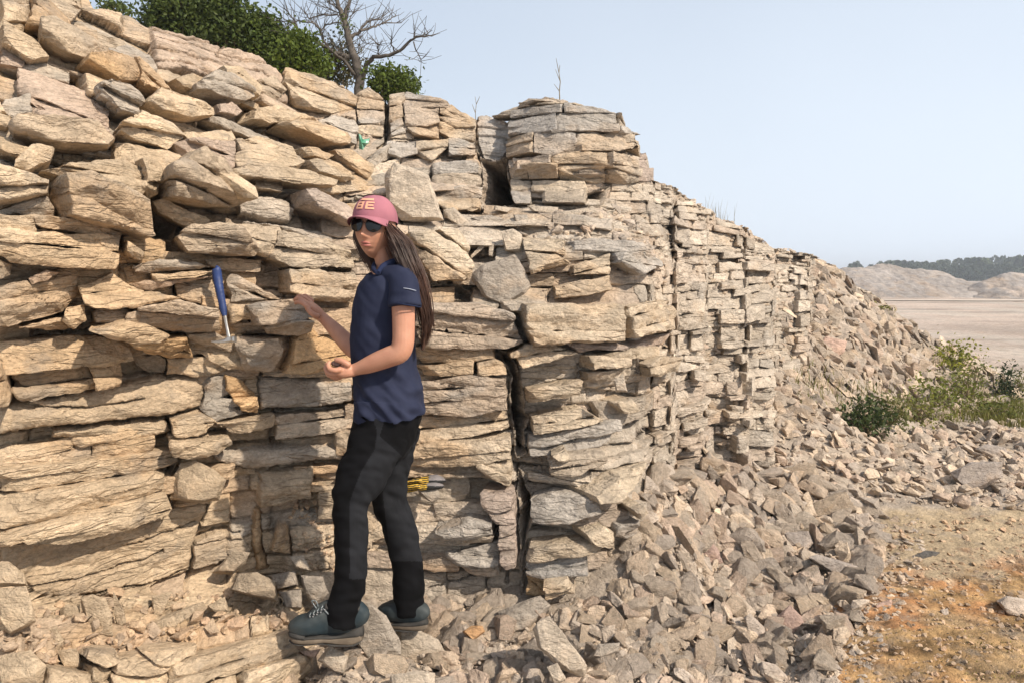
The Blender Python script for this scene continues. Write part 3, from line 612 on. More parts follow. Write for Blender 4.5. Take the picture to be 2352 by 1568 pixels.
# rubbly, powdery surface low in the middle and on the ledge
rb_=smooth(1340,1400,VV)*smooth(720,640,UU)+smooth(1390,1440,UU)*smooth(1560,1500,UU)*smooth(1180,1260,VV)+smooth(655,690,UU)*smooth(790,760,UU)*smooth(1120,1160,VV)*smooth(1340,1300,VV)
fr,_=facets(S*1.,Q,.035,.03,201,.018,.02,.02); H+=rb_*fr*.9
m=(smooth(.3,.0,rid)*.0)[...,None]
AH=np.zeros(H.shape)
for zone,mode,hc,gx,gy,tc_,ps in TR:
    if mode=='A':
        pts=zp(zone,ps); sel=sub(pts)
        if sel: AH[sel]+=np.where(inpoly(UU[sel],VV[sel],pts),hc/100*smooth(0,10,pdist(UU[sel],VV[sel],pts)),0)
blk=(1-FM)*(1-smooth(1350,1385,VV)*smooth(740,700,UU))*(1-smooth(1180,1230,VV)*smooth(640,680,UU)*smooth(790,760,UU))
H=H-blk*(.056-.024*smooth(1480,1560,UU))
B2=B+Nn*AH[...,None]
V=B2+Nn*H[...,None]
fade=smooth(0,.02,tt_)[:,None,None]
# the plateau behind the edge
NB=9; back=[]
for kx in range(NB,0,-1):
    dy=.14*kx**1.8; q=V[0].copy(); rr_q=Pn(Ug,np.maximum(vt,60)+12+0*Ug,V[0][:,1]+dy); wq=smooth(0,.5,dy+0*Ug)
    q=np.where((vt>60)[:,None],rr_q,rr_q); q[:,2]+=-.03+.04*fbm(Ug/40,Ug*0+kx*3.3,301,3); back.append(q)
Vall=np.concatenate([np.stack(back),V]); Tall=np.concatenate([np.repeat(TI[:1],NB,0),TI])
nr=NR+NB
me=npmesh('cliff',Vall.reshape(-1,3),gridfaces(nr,NC),True,Tall.reshape(-1,3))
cliff=link('cliff',me,M_CLIFF); tag(cliff,kind='structure',label='layered beige limestone quarry face')
def cliff_at(u,v):
    c=int(np.clip(np.searchsorted(Ug,u),1,NC-2)); r=int(np.clip((v-vt[c])/(VB-vt[c])*(NR-1),1,NR-2))
    return Vector(V[r,c]),Vector(Nn[r,c])

# ------------------------------------------------------------------ real blocks built out from the face, bed by bed
colj=np.arange(NC)
def base_at(u,v,arr):
    u=np.asarray(u,float);v=np.asarray(v,float)
    c=np.clip(np.searchsorted(Ug,u)-1,0,NC-2); fu=np.clip((u-Ug[c])/(Ug[c+1]-Ug[c]),0,1)
    def at(cc):
        rr=np.clip((v-vt[cc])/(VB-vt[cc]),0,1)*(NR-1); r0=np.minimum(rr.astype(int),NR-2); f=(rr-r0)[...,None] if arr.ndim==3 else rr-r0
        return arr[r0,cc]*(1-f)+arr[r0+1,cc]*f
    f=fu[...,None] if arr.ndim==3 else fu
    return at(c)*(1-f)+at(c+1)*f
import time; T0=time.time()
vV=[];vF=[];vN=[];vC=[];voff=0
def add_block(pts,h,gx,gy,col,seed,inset=.10,depth=.16,back=.10,cuts=2,Lpx=4.4,hmax=None):
    global voff
    r=random.Random(seed); pts=np.array(pts); c=pts.mean(0); (x0,y0),(x1,y1)=pts.min(0),pts.max(0)
    n0=base_at(np.array([c[0]]),np.array([c[1]]),Nn)[0]; n0=n0*np.array([1,1,.25]); n0/=np.linalg.norm(n0)
    cD=float(base_at(np.array([c[0]]),np.array([c[1]]),DD)[0]); wm=(x1-x0)*cD/F; hm=(y1-y0)*cD/F; th=min(wm,hm)
    P3=[]
    bp=base_at(pts[:,0],pts[:,1],B2); cb=bp.mean(0)
    # flatten the outline so each block is a straight-sided stone
    g1=r.uniform(-.10,.10); g2=r.uniform(-.12,.12)
    for i,p in enumerate(pts):
        fx=(p[0]-x0)/(x1-x0+1e-6)-.5; fy=(p[1]-y0)/(y1-y0+1e-6)-.5
        hh=h+gx*fx*1.4+gy*fy*1.4+g1*fx*wm+g2*fy*hm
        q=bp[i]; ins=inset*r.uniform(.2,1.3); inw=min(ins*th/max(wm,1e-3)*1.2,.3); inh=ins
        rad=q-cb; fr=cb+rad*np.array([1-inw,1-inw,1-inh])
        P3.append(fr+n0*(hh+r.uniform(-.05,.04)*th)); P3.append(q+n0*(hh-th*r.uniform(.03,.16))); P3.append(q-n0*back)
    for _ in range(2):
        fr=cb+(bp[r.randrange(len(pts))]-cb)*r.uniform(.1,.6); P3.append(fr+n0*(h+r.uniform(.0,.12)*th))
    bm=bmesh.new()
    for p in P3: bm.verts.new(p)
    try: rs_=bmesh.ops.convex_hull(bm,input=bm.verts)
    except Exception: bm.free(); return
    bmesh.ops.delete(bm,geom=[e for e in rs_['geom_interior'] if isinstance(e,bmesh.types.BMVert)],context='VERTS')
    bmesh.ops.dissolve_limit(bm,angle_limit=.12,verts=bm.verts,edges=bm.edges)
    for _ in range(cuts):
        sx=r.choice([-1,1]);sz=r.choice([-1,1]); tvec=Vector((-n0[1],n0[0],0)).normalized()
        pn_=(Vector(n0)*r.uniform(.5,1.2)+tvec*sx*r.uniform(.1,1)+Vector((0,0,1))*sz*r.uniform(.2,1)).normalized()
        mx=max((v.co.dot(pn_) for v in bm.verts)); mn=min((v.co.dot(pn_) for v in bm.verts)); dd=mx-(min(mx-mn,3*th))*r.uniform(.015,.09)
        res=bmesh.ops.bisect_plane(bm,geom=list(bm.verts)+list(bm.edges)+list(bm.faces),plane_co=pn_*dd,plane_no=pn_,clear_outer=True)
        ed=[e for e in res['geom_cut'] if isinstance(e,bmesh.types.BMEdge)]
        if len(ed)>2:
            try: bmesh.ops.contextual_create(bm,geom=ed)
            except Exception: pass
    bmesh.ops.bevel(bm,geom=list(bm.edges),offset=min(.006,th*.05),segments=1,profile=.5,affect='EDGES',clamp_overlap=True)
    bmesh.ops.triangulate(bm,faces=bm.faces)
    L=(Lpx if c[0]>-30 else 16)*1.25*cD/F; n0v=Vector(n0); thr=float(np.dot(n0,cb))+h-.09
    for it in range(7):
        es=[e for e in bm.edges if (e.verts[0].co-e.verts[1].co).length>(L*1.5 if max(e.verts[0].co.dot(n0v),e.verts[1].co.dot(n0v))>thr else .12)]
        if not es: break
        bmesh.ops.subdivide_edges(bm,edges=es,cuts=1); bmesh.ops.triangulate(bm,faces=[f for f in bm.faces if len(f.verts)>3])
    bmesh.ops.recalc_face_normals(bm,faces=bm.faces); bm.normal_update()
    n=len(bm.verts)
    bm.verts.index_update()
    vV.append(np.array([v.co[:] for v in bm.verts])); vN.append(np.array([v.normal[:] for v in bm.verts])); vF.append(np.array([[v.index for v in f.verts] for f in bm.faces])+voff)
    vC.append(np.repeat(np.asarray(col)[None]*np.ones((1,3)),n,0)); voff+=n; bm.free()
sd=0
k5=lambda l:[643.1+a*.3516 for a in l]
BARR=[([215,330],[811,812],[819,819]),([222,335],[884,885],[895,895]),([255,334],[1089,1090],[1172,1166]),([801,836,889,945,963,995,1047,1122,1179,1214,1284,1366],[1145,1158,1165,1167,1169,1172,1180,1184,1186,1187,1189,1194],[1176,1190,1207,1210,1219,1210,1207,1219,1226,1222,1210,1210]),
([335,362,420,474],[1090,1104,1105,1104],[1163,1168,1175,1180])]
def barclip(out):
    cc=out.mean(0)
    for vs_,ls_,rs2 in BARR:
        if vs_[0]<=cc[1]<=vs_[-1] and out[:,1].max()-out[:,1].min()<160:
            lu=np.interp(out[:,1],vs_,ls_);ru=np.interp(out[:,1],vs_,rs2)
            if out[:,0].min()<ru.mean() and out[:,0].max()>lu.mean():
                if cc[0]<(lu+ru).mean()/2: out[:,0]=np.minimum(out[:,0],lu-1)
                else: out[:,0]=np.maximum(out[:,0],ru+1)
    return out
def halfplane(pts,c,n):
    out=[];m=len(pts)
    for i in range(m):
        a=pts[i];b=pts[(i+1)%m];da=(a-c)@n;db=(b-c)@n
        if da>=0: out.append(a)
        if da*db<0: out.append(a+(b-a)*da/(da-db))
    return np.array(out)
SPL=[]; rsp=random.Random(55)
for (pts,hc,gx,gy,col) in BLOCKS:
    c=pts.mean(0); ev,evec=np.linalg.eigh(np.cov((pts-c).T)); ax=evec[:,1]; ax=ax*(1 if ax[0]>0 else -1)
    if abs(ax[0])<.75: ax=np.array([1,-.05])/np.hypot(1,.05)
    n=np.array([-ax[1],ax[0]]); ex=(pts-c)@n; span=ex.max()-ex.min(); D_=float(Dbase(c[0],c[1])); hm=span*D_/F
    k=1
    if hm>.085 and hc>-1 and rsp.random()<.8: k=2
    if hm>.17: k=3
    if k==1: SPL.append((pts,hc,gx,gy,col)); continue
    cuts_=[ex.min()+span*((i+1)/k+rsp.uniform(-.10,.10)) for i in range(k-1)]; lv=[ex.min()-5]+cuts_+[ex.max()+5]
    for i in range(k):
        nn_=n+ax*rsp.uniform(-.05,.05)
        p=halfplane(pts,c+n*(lv[i]+.5*(i>0)),n) ; 
        if len(p)>2: p=halfplane(p,c+n*(lv[i+1]-.5),-n)
        if len(p)<3 or (p.max(0)-p.min(0)).min()<5: continue
        # resample so that the new edges get a mid point
        SPL.append((p,hc+rsp.uniform(-3,2)-gy*.3*(1-2*i/max(1,k-1)),gx,gy*.4,col*rsp.uniform(.92,1.08)))
BLOCKS=SPL
for bi_,(pts,hc,gx,gy,col) in enumerate(BLOCKS):
    if abs(pts[:,0].mean()-1136)>20 or pts[:,1].mean()>400: pts=barclip(pts.copy())
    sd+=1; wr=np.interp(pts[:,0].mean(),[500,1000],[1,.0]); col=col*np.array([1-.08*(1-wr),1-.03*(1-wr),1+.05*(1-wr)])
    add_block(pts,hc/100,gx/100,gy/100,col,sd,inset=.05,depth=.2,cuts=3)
# procedural beds
QE=Q+dip
def col_v(c,q):   # pixel row where the bedding height q meets column c
    return float(np.interp(-q,-QE[:,c],VV[:,c]))
def bed(u0,u1,t0,t1,l0,l1,seed,hr,skip):
    r=random.Random(seed); cA=np.searchsorted(Ug,u0); cB=min(np.searchsorted(Ug,u1),NC-1); s0,s1=S1[cA],S1[cB]
    q=-.3
    while q<4.6:
        t=r.uniform(t0,t1)*r.choice([.6,1,1,1.5]); s=s0-r.uniform(0,l1)
        wv_=lambda ss,qq: .018*math.sin(ss*2.1+qq*5)+.012*math.sin(ss*5.3+qq*9)
        while s<s1:
            uu_=float(np.interp(s,S1,Ug)); cq=int(np.clip(np.searchsorted(S1,s),1,NC-2)); bl=.55 if (col_v(cq,q)<470 and 800<uu_<1510) else 1.
            l=r.uniform(l0,l1)*r.choice([.5,1,1,1.7])*bl; a,b=max(s,s0-.1),min(s+l,s1+.05)
            if b-a>.04 and r.random()>skip:
                g=.0018; cs=[int(np.clip(np.searchsorted(S1,x),1,NC-2)) for x in (a+g,(a+b)/2,b-g)]
                out=[]
                jl=[r.uniform(-.006,.014) for _ in range(4)]
                tt=[cs[0],cs[1],cs[2]]
                for i,c in enumerate(tt): out.append((Ug[c]+ (jl[0] if i==0 else jl[1] if i==2 else 0)*F/DD[400,c]*.5,col_v(c,q+t+wv_(S1[c],q+t)-g*.6-(abs(r.gauss(0,.0022))))))
                for i,c in enumerate(tt[::-1]): out.append((Ug[c],col_v(c,q+wv_(S1[c],q)+g*.6+abs(r.gauss(0,.0022)))))
                out=np.array(out); cc=out.mean(0); bar=False
                for vs_,ls_,rs2 in BARR:
                    if vs_[0]<=cc[1]<=vs_[-1]:
                        lu=np.interp(out[:,1],vs_,ls_);ru=np.interp(out[:,1],vs_,rs2); um=(lu+ru)/2
                        if out[:,0].min()<ru.mean() and out[:,0].max()>lu.mean():
                            if cc[0]<um.mean(): out[:,0]=np.minimum(out[:,0],lu-1)
                            else: out[:,0]=np.maximum(out[:,0],ru+1)
                            cc=out.mean(0); bar=(out[:,0].max()-out[:,0].min())<8
                hpx=out[:,1].max()-out[:,1].min()
                out[:,1]=np.maximum(out[:,1],vtop(out[:,0])+1.5); hpx=out[:,1].max()-out[:,1].min(); cc=out.mean(0)
                top=float(vtop(cc[0])); ok=(not bar) and 3<hpx<.22*F/DD[400,cs[1]] and out[:,1].min()>=top-1 and cc[1]<1560
                if ok and cc[1]>1330 and cc[0]<745: ok=False
                if ok and cc[1]>1170 and 655<cc[0]<775: ok=False
                if ok:
                    for pp in AVOID:
                        if inpoly(np.array([cc[0]]),np.array([cc[1]]),pp)[0]: ok=False;break
                if ok:
                    ci=cs[1]; tint=base_at(np.array([cc[0]]),np.array([cc[1]]),TI)[0]*r.uniform(.9,1.1)
                    hs=hr(cc[0],cc[1],r); add_block(out,hs,0,0,tint,seed*1000+len(vV),inset=.03,back=.12,cuts=2,Lpx=4.6 if cc[0]<1500 else 5.2)
            s+=l
        q+=t
def h_mid(u,v,r):
    if v<460: return r.uniform(-.02,.02)
    return r.uniform(-.035,.035)
def h_left(u,v,r): 
    k=1.6 if v<500 else 1.; return r.uniform(-.02,.06)*k
bed(-300,835,.04,.10,.14,.55,301,h_left,.02)
bed(835,1505,.04,.12,.16,.65,302,h_mid,.02)
bed(1505,1870,.028,.075,.09,.32,303,lambda u,v,r:r.uniform(-.03,.035)+(.05 if r.random()<.12 else 0)+.06*math.sin(u*.045)+.04*math.sin(u*.11+v*.01),.02)
bV=np.concatenate(vV);bN=np.concatenate(vN);bF=np.concatenate(vF);bC=np.concatenate(vC)
a1=bV[:,0]*.8+bV[:,1]*.6; 
fa,_=facets(a1+.35*bV[:,2],bV[:,2],.10,.055,701,.022,.034,.016); fb,_=facets(a1-.3*bV[:,2],bV[:,2]+.2*bV[:,1],.035,.022,702,.008,.012,.006)
zz=bV[:,2]*34+2.2*fbm(a1*5,bV[:,2]*4,703,3); saw=zz-np.floor(zz); lay=smooth(-.1,.25,fbm(a1*2.2,bV[:,2]*2.5,704,3))
ds_=fa*.8+fb*.8+.0035*lay*(saw-.5)+.006*fbm(a1*40,bV[:,2]*46+bV[:,1]*20,705,3)
fr_=smooth(-.2,.3,-(bN[:,1]))      # full relief on faces turned outward, less on bedding planes
bV=bV+bN*(ds_*(.45+.55*fr_))[:,None]
bC=bC*(1+.10*fbm(a1*6,bV[:,2]*9,706,3))[:,None]
# weathered grey skin and rusty patches that wander over the beds
po=smooth(.10,.30,fbm(a1*2.3+9,bV[:,2]*3.6,717,4))[:,None]*smooth(1.6,-.4,bV[:,0])[:,None]; bC=bC*(1-.32*po)+.32*po*np.array([.60,.37,.18])
pt=smooth(.12,.34,fbm(a1*1.7,bV[:,2]*2.8,707,4))[:,None]; bC=bC*(1-.30*pt)+.30*pt*np.array([.40,.35,.30])
me=npmesh('rock_beds',bV,bF,False,bC)
o=link('rock_beds',me,M_CLIFF); tag(o,kind='structure',label='broken limestone beds of the quarry face')
print('bed blocks',len(vV),'verts',len(bV),time.time()-T0)
# ------------------------------------------------------------------ ground and scree terrain
KN=[]  # (u,v,depth) points the ground passes through
for q in [(750,1568,2.95),(900,1500,3.02),(760,1490,2.98),(1000,1568,2.85),(1200,1568,2.8),(1400,1568,2.8),(1600,1568,2.85),(1800,1568,2.9),(1930,1568,2.92),
 (930,1440,3.2),(1030,1400,3.33),(1200,1385,3.3),(1350,1385,3.27),(1480,1350,3.3),(1500,1225,3.5),(1560,1150,3.85),(1640,1090,4.6),(1775,1090,5.05),
 (1600,1300,3.7),(1700,1400,3.45),(1750,1250,4.0),(1850,1330,3.75),(1900,1450,3.3),(1800,1150,4.5),(1900,1200,4.4),
 (1830,1020,5.6),(1880,900,6.5),(1950,960,6.6),(1850,780,6.9),(1880,690,7.8),(1885,600,8.7),(1960,650,8.9),(2050,712,9.2),(2130,772,9.6),(2200,810,10.0),(2270,852,10.4),
 (2000,800,7.8),(2100,860,8.4),(2150,910,8.2),(2050,900,7.4),(1800,900,5.9),(1810,700,6.9)]:
    KN.append(tuple(P(*q)))
for u,v in [(1990,1400),(2010,1330),(2020,1200),(2100,1150),(2352,1170),(2200,1300),(2352,1400),(2352,1568),(2100,1480),(2352,1000),(2352,930),(2100,980),(2250,930),(1930,1500),(2500,1200),(2600,900),(2700,1500)]:
    z=-.1 if v>1150 else (-.06 if v>960 else -.03)
    Yv=3.; 
    for _ in range(60):
        p=P(u,v,Yv); Yv*= (CAMZ-z)/(CAMZ-p.z)
    KN.append(tuple(P(u,v,Yv)))
KN+= [(5.2,10.4,-.1),(6,9.,-.1),(7,8,-.1),(8,12,-.1),(8.2,14,-.1),(3.8,10.2,1.15),(3,10.5,1.3),(6.3,12.2,-.1),(-.6,2.9,-.05),(-.6,1.5,-.15),(0,1.,-.15),(1.5,1,-.15),(3,1,-.12),(-2,1,-.15),(-2,3,.1),(-1,4.5,.2),(0,5,.2),(2,8,.3),(1,6,.3),(2,12,1.),(-3,8,.5),(5,5,-.1)]
KN=np.array(KN)
def _phi(d): return np.sqrt(d*d+.03)
A=_phi(np.hypot(KN[:,None,0]-KN[None,:,0],KN[:,None,1]-KN[None,:,1])); Wk=np.linalg.solve(A+np.eye(len(KN))*-.02,KN[:,2])
def G(x,y):
    x=np.asarray(x,float);y=np.asarray(y,float);r=np.zeros(np.broadcast(x,y).shape)
    for (kx,ky,kz),wk in zip(KN,Wk): r=r+wk*_phi(np.hypot(x-kx,y-ky))
    far=smooth(10.5,13.5,y+0*x)*smooth(2.5,4.5,x+0*y); far=np.maximum(far,smooth(13.,16.,y+0*x)); far=np.maximum(far,smooth(7,9,np.abs(x+0*y)))
    r=np.clip(r,-.22,3.0)
    r=r*(1-far)-.1*far
    r=r+.02*fbm(x*2.2,y*2.2,401,4)
    big=smooth(60,200,y+0*x); return r-big*.0
ny,nx=900,760
yy=-5+ (np.exp(np.linspace(0,1,ny)*math.log(3200/6.5+1))-1)*6.5
yy=np.concatenate([np.linspace(-6,.8,12),np.linspace(.85,15,620),15+(np.exp(np.linspace(0.004,1,270)*math.log(3500/3+1))-1)*3])
tx=np.linspace(-1.15,1.15,nx)
GY=np.repeat(yy[:,None],nx,1); GX=tx[None,:]*(GY+6.6)*.9
GZ=G(GX,GY)
# chips and grit in the near ground
nearw=smooth(16,9,GY)
f1_,_=facets(GX,GY,.07,.05,411,.03,.03,.03); f2_,_=facets(GX,GY,.03,.025,412,.012,.012,.012)
gu,gv=proj(GX,GY,GZ)
ochre=smooth(-18,22,(gv-1300)+14*fbm(gu/60,gv/30,5,4)*6)*smooth(1860,1960,gu+ (gv-1300)*.15+60*fbm(gu/50,gv/40,6,3))
tan=smooth(1150,1180,gv+30*fbm(gu/50,gv/20,7,3))*smooth(1980,2040,gu+60*fbm(gu/50,gv/40,6,3))*(1-ochre)
flat_=np.clip(ochre+tan,0,1)
GZ+=nearw*(f1_*(1-.6*flat_)*1.+f2_*(.9))
c_rub=np.array([.40,.335,.27]);c_och=np.array([.48,.245,.11]);c_yel=np.array([.39,.265,.125]);c_tan=np.array([.44,.34,.22]);c_far=np.array([.48,.415,.35]);c_pink=np.array([.47,.38,.315])
C=np.zeros(GX.shape+(3,))+c_rub
nfar=smooth(8.5,11,GY)[...,None]*smooth(4.2,5.2,GX)[...,None]; nfar=np.maximum(nfar,smooth(13,15,GY)[...,None])
n1=smooth(-.2,.25,fbm(GX*.35,GY*.12,421,5))[...,None]
C=C*(1-nfar)+nfar*(c_far*(1-n1)+c_pink*n1)*(1+.35*fbm(GX*.35,GY*.6,431,5)-.18*smooth(.15,.3,fbm(GX*.15,GY*1.1,433,4)))[...,None]
t=tan[...,None]; C=C*(1-t)+t*c_tan*(1+.35*fbm(GX*14,GY*9,422,4))[...,None]
n2=smooth(-.15,.25,fbm(GX*3,GY*3,423,4)-.0+.25*(gv>1440))[...,None]; n3=smooth(.0,.3,fbm(GX*5,GY*5,424,4))[...,None]
oc=(c_och*(1-n2*.75)+c_yel*n2*.75)*(1-.35*n3)+.35*n3*c_tan
t=ochre[...,None]; C=C*(1-t)+t*oc*(1+.9*fbm(GX*22,GY*18,425,4)-.35*smooth(.05,.3,fbm(GX*7,GY*9,428,4)))[...,None]
me=npmesh('quarry_floor',np.stack([GX,GY,GZ],-1).reshape(-1,3),gridfaces(len(yy),nx)[:,::-1],True,np.clip(C,.02,.9).reshape(-1,3))
M_GROUND=mat_stone('quarry_ground'); 
ground=link('quarry_floor',me,M_GROUND); tag(ground,kind='structure')
def cast_terrain(u,v,ymin=2.,ymax=17.):
    Ys=np.exp(np.linspace(math.log(ymin),math.log(ymax),160)); p=Pn(float(u),float(v),Ys); z=G(p[:,0],p[:,1])
    k=np.where(p[:,2]<z)[0]
    if len(k)==0: return None
    return Vector(p[k[0]])
def cast_many(u,v):
    Ys=np.exp(np.linspace(math.log(2.0),math.log(17),170)); out=np.full(len(u),-1.);
    for Y in Ys:
        p=Pn(u,v,np.full(len(u),Y)); m=(out<0)&(p[:,2]<G(p[:,0],p[:,1])); out[m]=Y
    return Pn(u,v,np.where(out<0,17,out)),out>0
# white haul road strip and spoil heaps, far trees
def strip(name,pts,wd,z,mat):
    pts=np.array(pts,float); n=len(pts); Vv=[];Ff=[]
    d=np.gradient(pts,axis=0); nrm=np.stack([-d[:,1],d[:,0]],-1); nrm/=np.linalg.norm(nrm,axis=1,keepdims=True)
    for i in range(n):
        for sgn in (-1,-.5,0,.5,1): q=pts[i]+nrm[i]*sgn*wd[i]/2; Vv.append((q[0],q[1],z))
    o=link(name,npmesh(name,Vv,gridfaces(n,5)),mat); return tag(o,kind='structure')
M_ROAD=mat_var('pale_dust',(.50,.42,.34),(.58,.50,.42),2,.9,.1,.2,8,.02)
xs=np.linspace(16,60,30); strip('haul_road',[(x,46.5+.10*(x-16)+1.2*math.sin(x*.13)) for x in xs],[2.6*min(1,max(.02,(x-15.5)/14)) for x in xs],-.055,M_ROAD)
def heap(name,x0,y0,segs,seed,mat,label,dep):
    # segs: list of (x,height) skyline; real mound with rounded section
    n,m=260,120; X=np.linspace(segs[0][0],segs[-1][0],n); Hh=np.interp(X,[a for a,b in segs],[b for a,b in segs])
    kk=np.ones(9)/9; Hh=np.convolve(np.pad(Hh,4,'edge'),kk,'valid')
    Tt=np.linspace(-1,1,m); XX=np.repeat(X[None],m,0); T2=np.repeat(Tt[:,None],n,1)
    YY=y0+T2*dep; prof=np.clip(1-np.abs(T2),0,1)**.85*1.0
    ZZ=-.35+(Hh[None]+.25)*prof*(1+.0*T2)
    ZZ+=.25*fbm(XX*.45,YY*.9,seed,5)*prof+.10*np.abs(fbm(XX*1.6,YY*.5,seed+3,4))*prof
    f,_=facets(XX,YY,.9,.9,seed+5,.12,.1,.1); f9,_=facets(XX,YY,.45,.45,seed+8,.10,.12,.1); ZZ+=f9*.9*np.clip(prof*3,0,1); ZZ+=f*(.7 if seed!=511 else 1.6)*np.clip(prof*3,0,1)
    Cc=(np.array([.36,.32,.29])*(1+.35*fbm(XX*.5,YY*.3,seed+9,5))[...,None])
    st=smooth(.0,.3,fbm(XX*1.3,ZZ*.2,seed+11,4))[...,None]; Cc=Cc*(1-.4*st)+.4*st*np.array([.43,.33,.25])
    o=link(name,npmesh(name,np.stack([XX,YY,ZZ],-1).reshape(-1,3),gridfaces(m,n)[:,::-1],True,Cc.reshape(-1,3)),mat); tag(o,label,kind='structure'); return XX,YY,ZZ
def xat(u,Y): return (u-CX)/F*Y
def hat(v,Y): return CAMZ-(v-635)/F*Y
Yh=62.
heap('spoil_heap',0,Yh,[(xat(u,Yh),hat(v,Yh)-0.) for u,v in [(1860,640),(1930,612),(1990,610),(2030,606),(2070,614),(2120,616),(2150,620),(2185,640),(2215,651),(2260,668),(2330,690),(2400,700)]],501,mat_stone('spoil',scale=.25),'broad grey-pink heap of crushed stone',9)
Yh2=56.
hx=heap('spoil_heap',0,Yh2,[(xat(u,Yh2),hat(v,Yh2)) for u,v in [(2160,695),(2200,672),(2240,650),(2290,634),(2335,627),(2380,636),(2450,640),(2600,645),(2800,690)]],511,mat_stone('spoil_coarse',scale=.25),'coarse blocky stone heap',7)
Yh3=110.
heap('gravel_bank',0,Yh3,[(xat(u,Yh3),hat(v,Yh3)) for u,v in [(1900,640),(2000,640),(2200,647),(2300,645),(2500,640),(2700,640)]],521,mat_stone('bank',scale=.2),'low far bank of pale gravel',10)
# ------------------------------------------------------------------ rocks
def hull_mesh(name,pts,bev=.0,subd=0,namp=0,seed=0,size=1.):
    bm=bmesh.new(); 
    for p in pts: bm.verts.new(p)
    r=bmesh.ops.convex_hull(bm,input=bm.verts)
    bmesh.ops.delete(bm,geom=[e for e in r['geom_interior'] if isinstance(e,bmesh.types.BMVert)],context='VERTS')
    bmesh.ops.dissolve_limit(bm,angle_limit=.22,verts=bm.verts,edges=bm.edges)
    if bev>0: bmesh.ops.bevel(bm,geom=list(bm.edges),offset=bev,segments=1 if subd==0 else 2,profile=.6,affect='EDGES',clamp_overlap=True)
    if subd:
        bmesh.ops.triangulate(bm,faces=bm.faces)
        for it in range(subd):
            L=size/(5*2**it)
            es=[e for e in bm.edges if e.calc_length()>L]
            if es: bmesh.ops.subdivide_edges(bm,edges=es,cuts=1)
            bmesh.ops.triangulate(bm,faces=bm.faces)
        bm.normal_update(); so_=Vector((seed*3.3,seed*1.7,0))
        for v in bm.verts:
            q=v.co/size
            d=mnoise.noise(q*3+so_)*.55+mnoise.noise(Vector((q.x*7,q.y*7,q.z*11))+so_)*.3+mnoise.noise(q*18+so_)*.14
            st=mnoise.cell(Vector((q.x*4,q.y*4,q.z*9))+so_)-.5
            v.co+=v.normal*(d+.35*st)*namp*size
    me=bpy.data.meshes.new(name); bm.to_mesh(me); bm.free()
    for p in me.polygons: p.use_smooth=False
    return me
def rock_pts(r,flat=.4,n=16):
    pts=[]
    ax=(1,r.uniform(.55,.9),r.uniform(flat*.7,flat*1.3))
    for i in range(n):
        q=[r.gauss(0,1) for _ in range(3)]; m=max(abs(q[0]),abs(q[1]),abs(q[2])); s=(abs(q[0])**4+abs(q[1])**4+abs(q[2])**4)**.25
        pts.append([.5*ax[k]*q[k]/s*r.uniform(.82,1.05) for k in range(3)])
    return pts
rr_=random.Random(12)
TPL=[hull_mesh('loose_rock',rock_pts(rr_,rr_.choice([.28,.4,.5,.6]),rr_.choice([11,13,16,20])),bev=.012) for _ in range(26)]
TPLBIG=[hull_mesh('loose_rock',rock_pts(rr_,rr_.choice([.3,.42,.55]),rr_.choice([12,15,18])),bev=.02,subd=3,namp=.035,seed=i) for i in range(14)]
SLAB=[hull_mesh('loose_rock',rock_pts(rr_,rr_.choice([.14,.2,.26]),rr_.choice([12,15])),bev=.01) for _ in range(12)]
for m_ in TPL+TPLBIG+SLAB: m_.materials.append(M_ROCK)
REG=[ # name, polygon, count, size px (min,max), kinds, group, label
('cliff','1030,1400 1200,1385 1400,1400 1440,1340 1430,1160 1560,1080 1780,1085 1960,1130 2010,1180 2020,1250 2000,1330 1990,1400 1930,1480 1925,1600 700,1600 720,1490 830,1480',4600,(10,88),'R',"loose rocks in the rubble at the foot of the quarry face","angular pale limestone rock lying loose in the rubble at the foot of the quarry face"),
('back','1780,1000 1900,960 2060,1000 2360,965 2360,1175 2200,1165 2010,1150 1950,1130 1780,1085',1700,(8,42),'R',"loose rocks in the low bank beyond the ochre ground","grey limestone rock in the low bank of rubble beyond the ochre ground"),
('scree','1800,640 1880,590 1960,645 2130,765 2270,850 2352,905 2300,950 2050,960 1920,960 1790,1010 1778,850',3600,(9,46),'S',"flat rocks on the scree slope behind the bushes","flat slabby limestone rock on the scree slope running down behind the bushes"),
('grit','1030,1400 1200,1385 1400,1400 1440,1340 1430,1160 1560,1080 1780,1085 1960,1130 2010,1180 2040,1250 2030,1330 2020,1400 1960,1480 1940,1600 700,1600 720,1490 830,1480',3600,(3.5,13),'R','',''),
('edge','1900,1480 1960,1400 1990,1330 2000,1200 2120,1180 2110,1300 2060,1420 1980,1590 1900,1590',700,(4,26),'R',"loose rocks in the rubble at the foot of the quarry face","angular pale limestone rock lying loose in the rubble at the foot of the quarry face"),
('floor','1990,1400 2020,1200 2360,1180 2360,1600 1925,1600',3600,(2.5,19),'R',"small stones on the ochre ground","small stone lying on the flat ochre ground"),
]
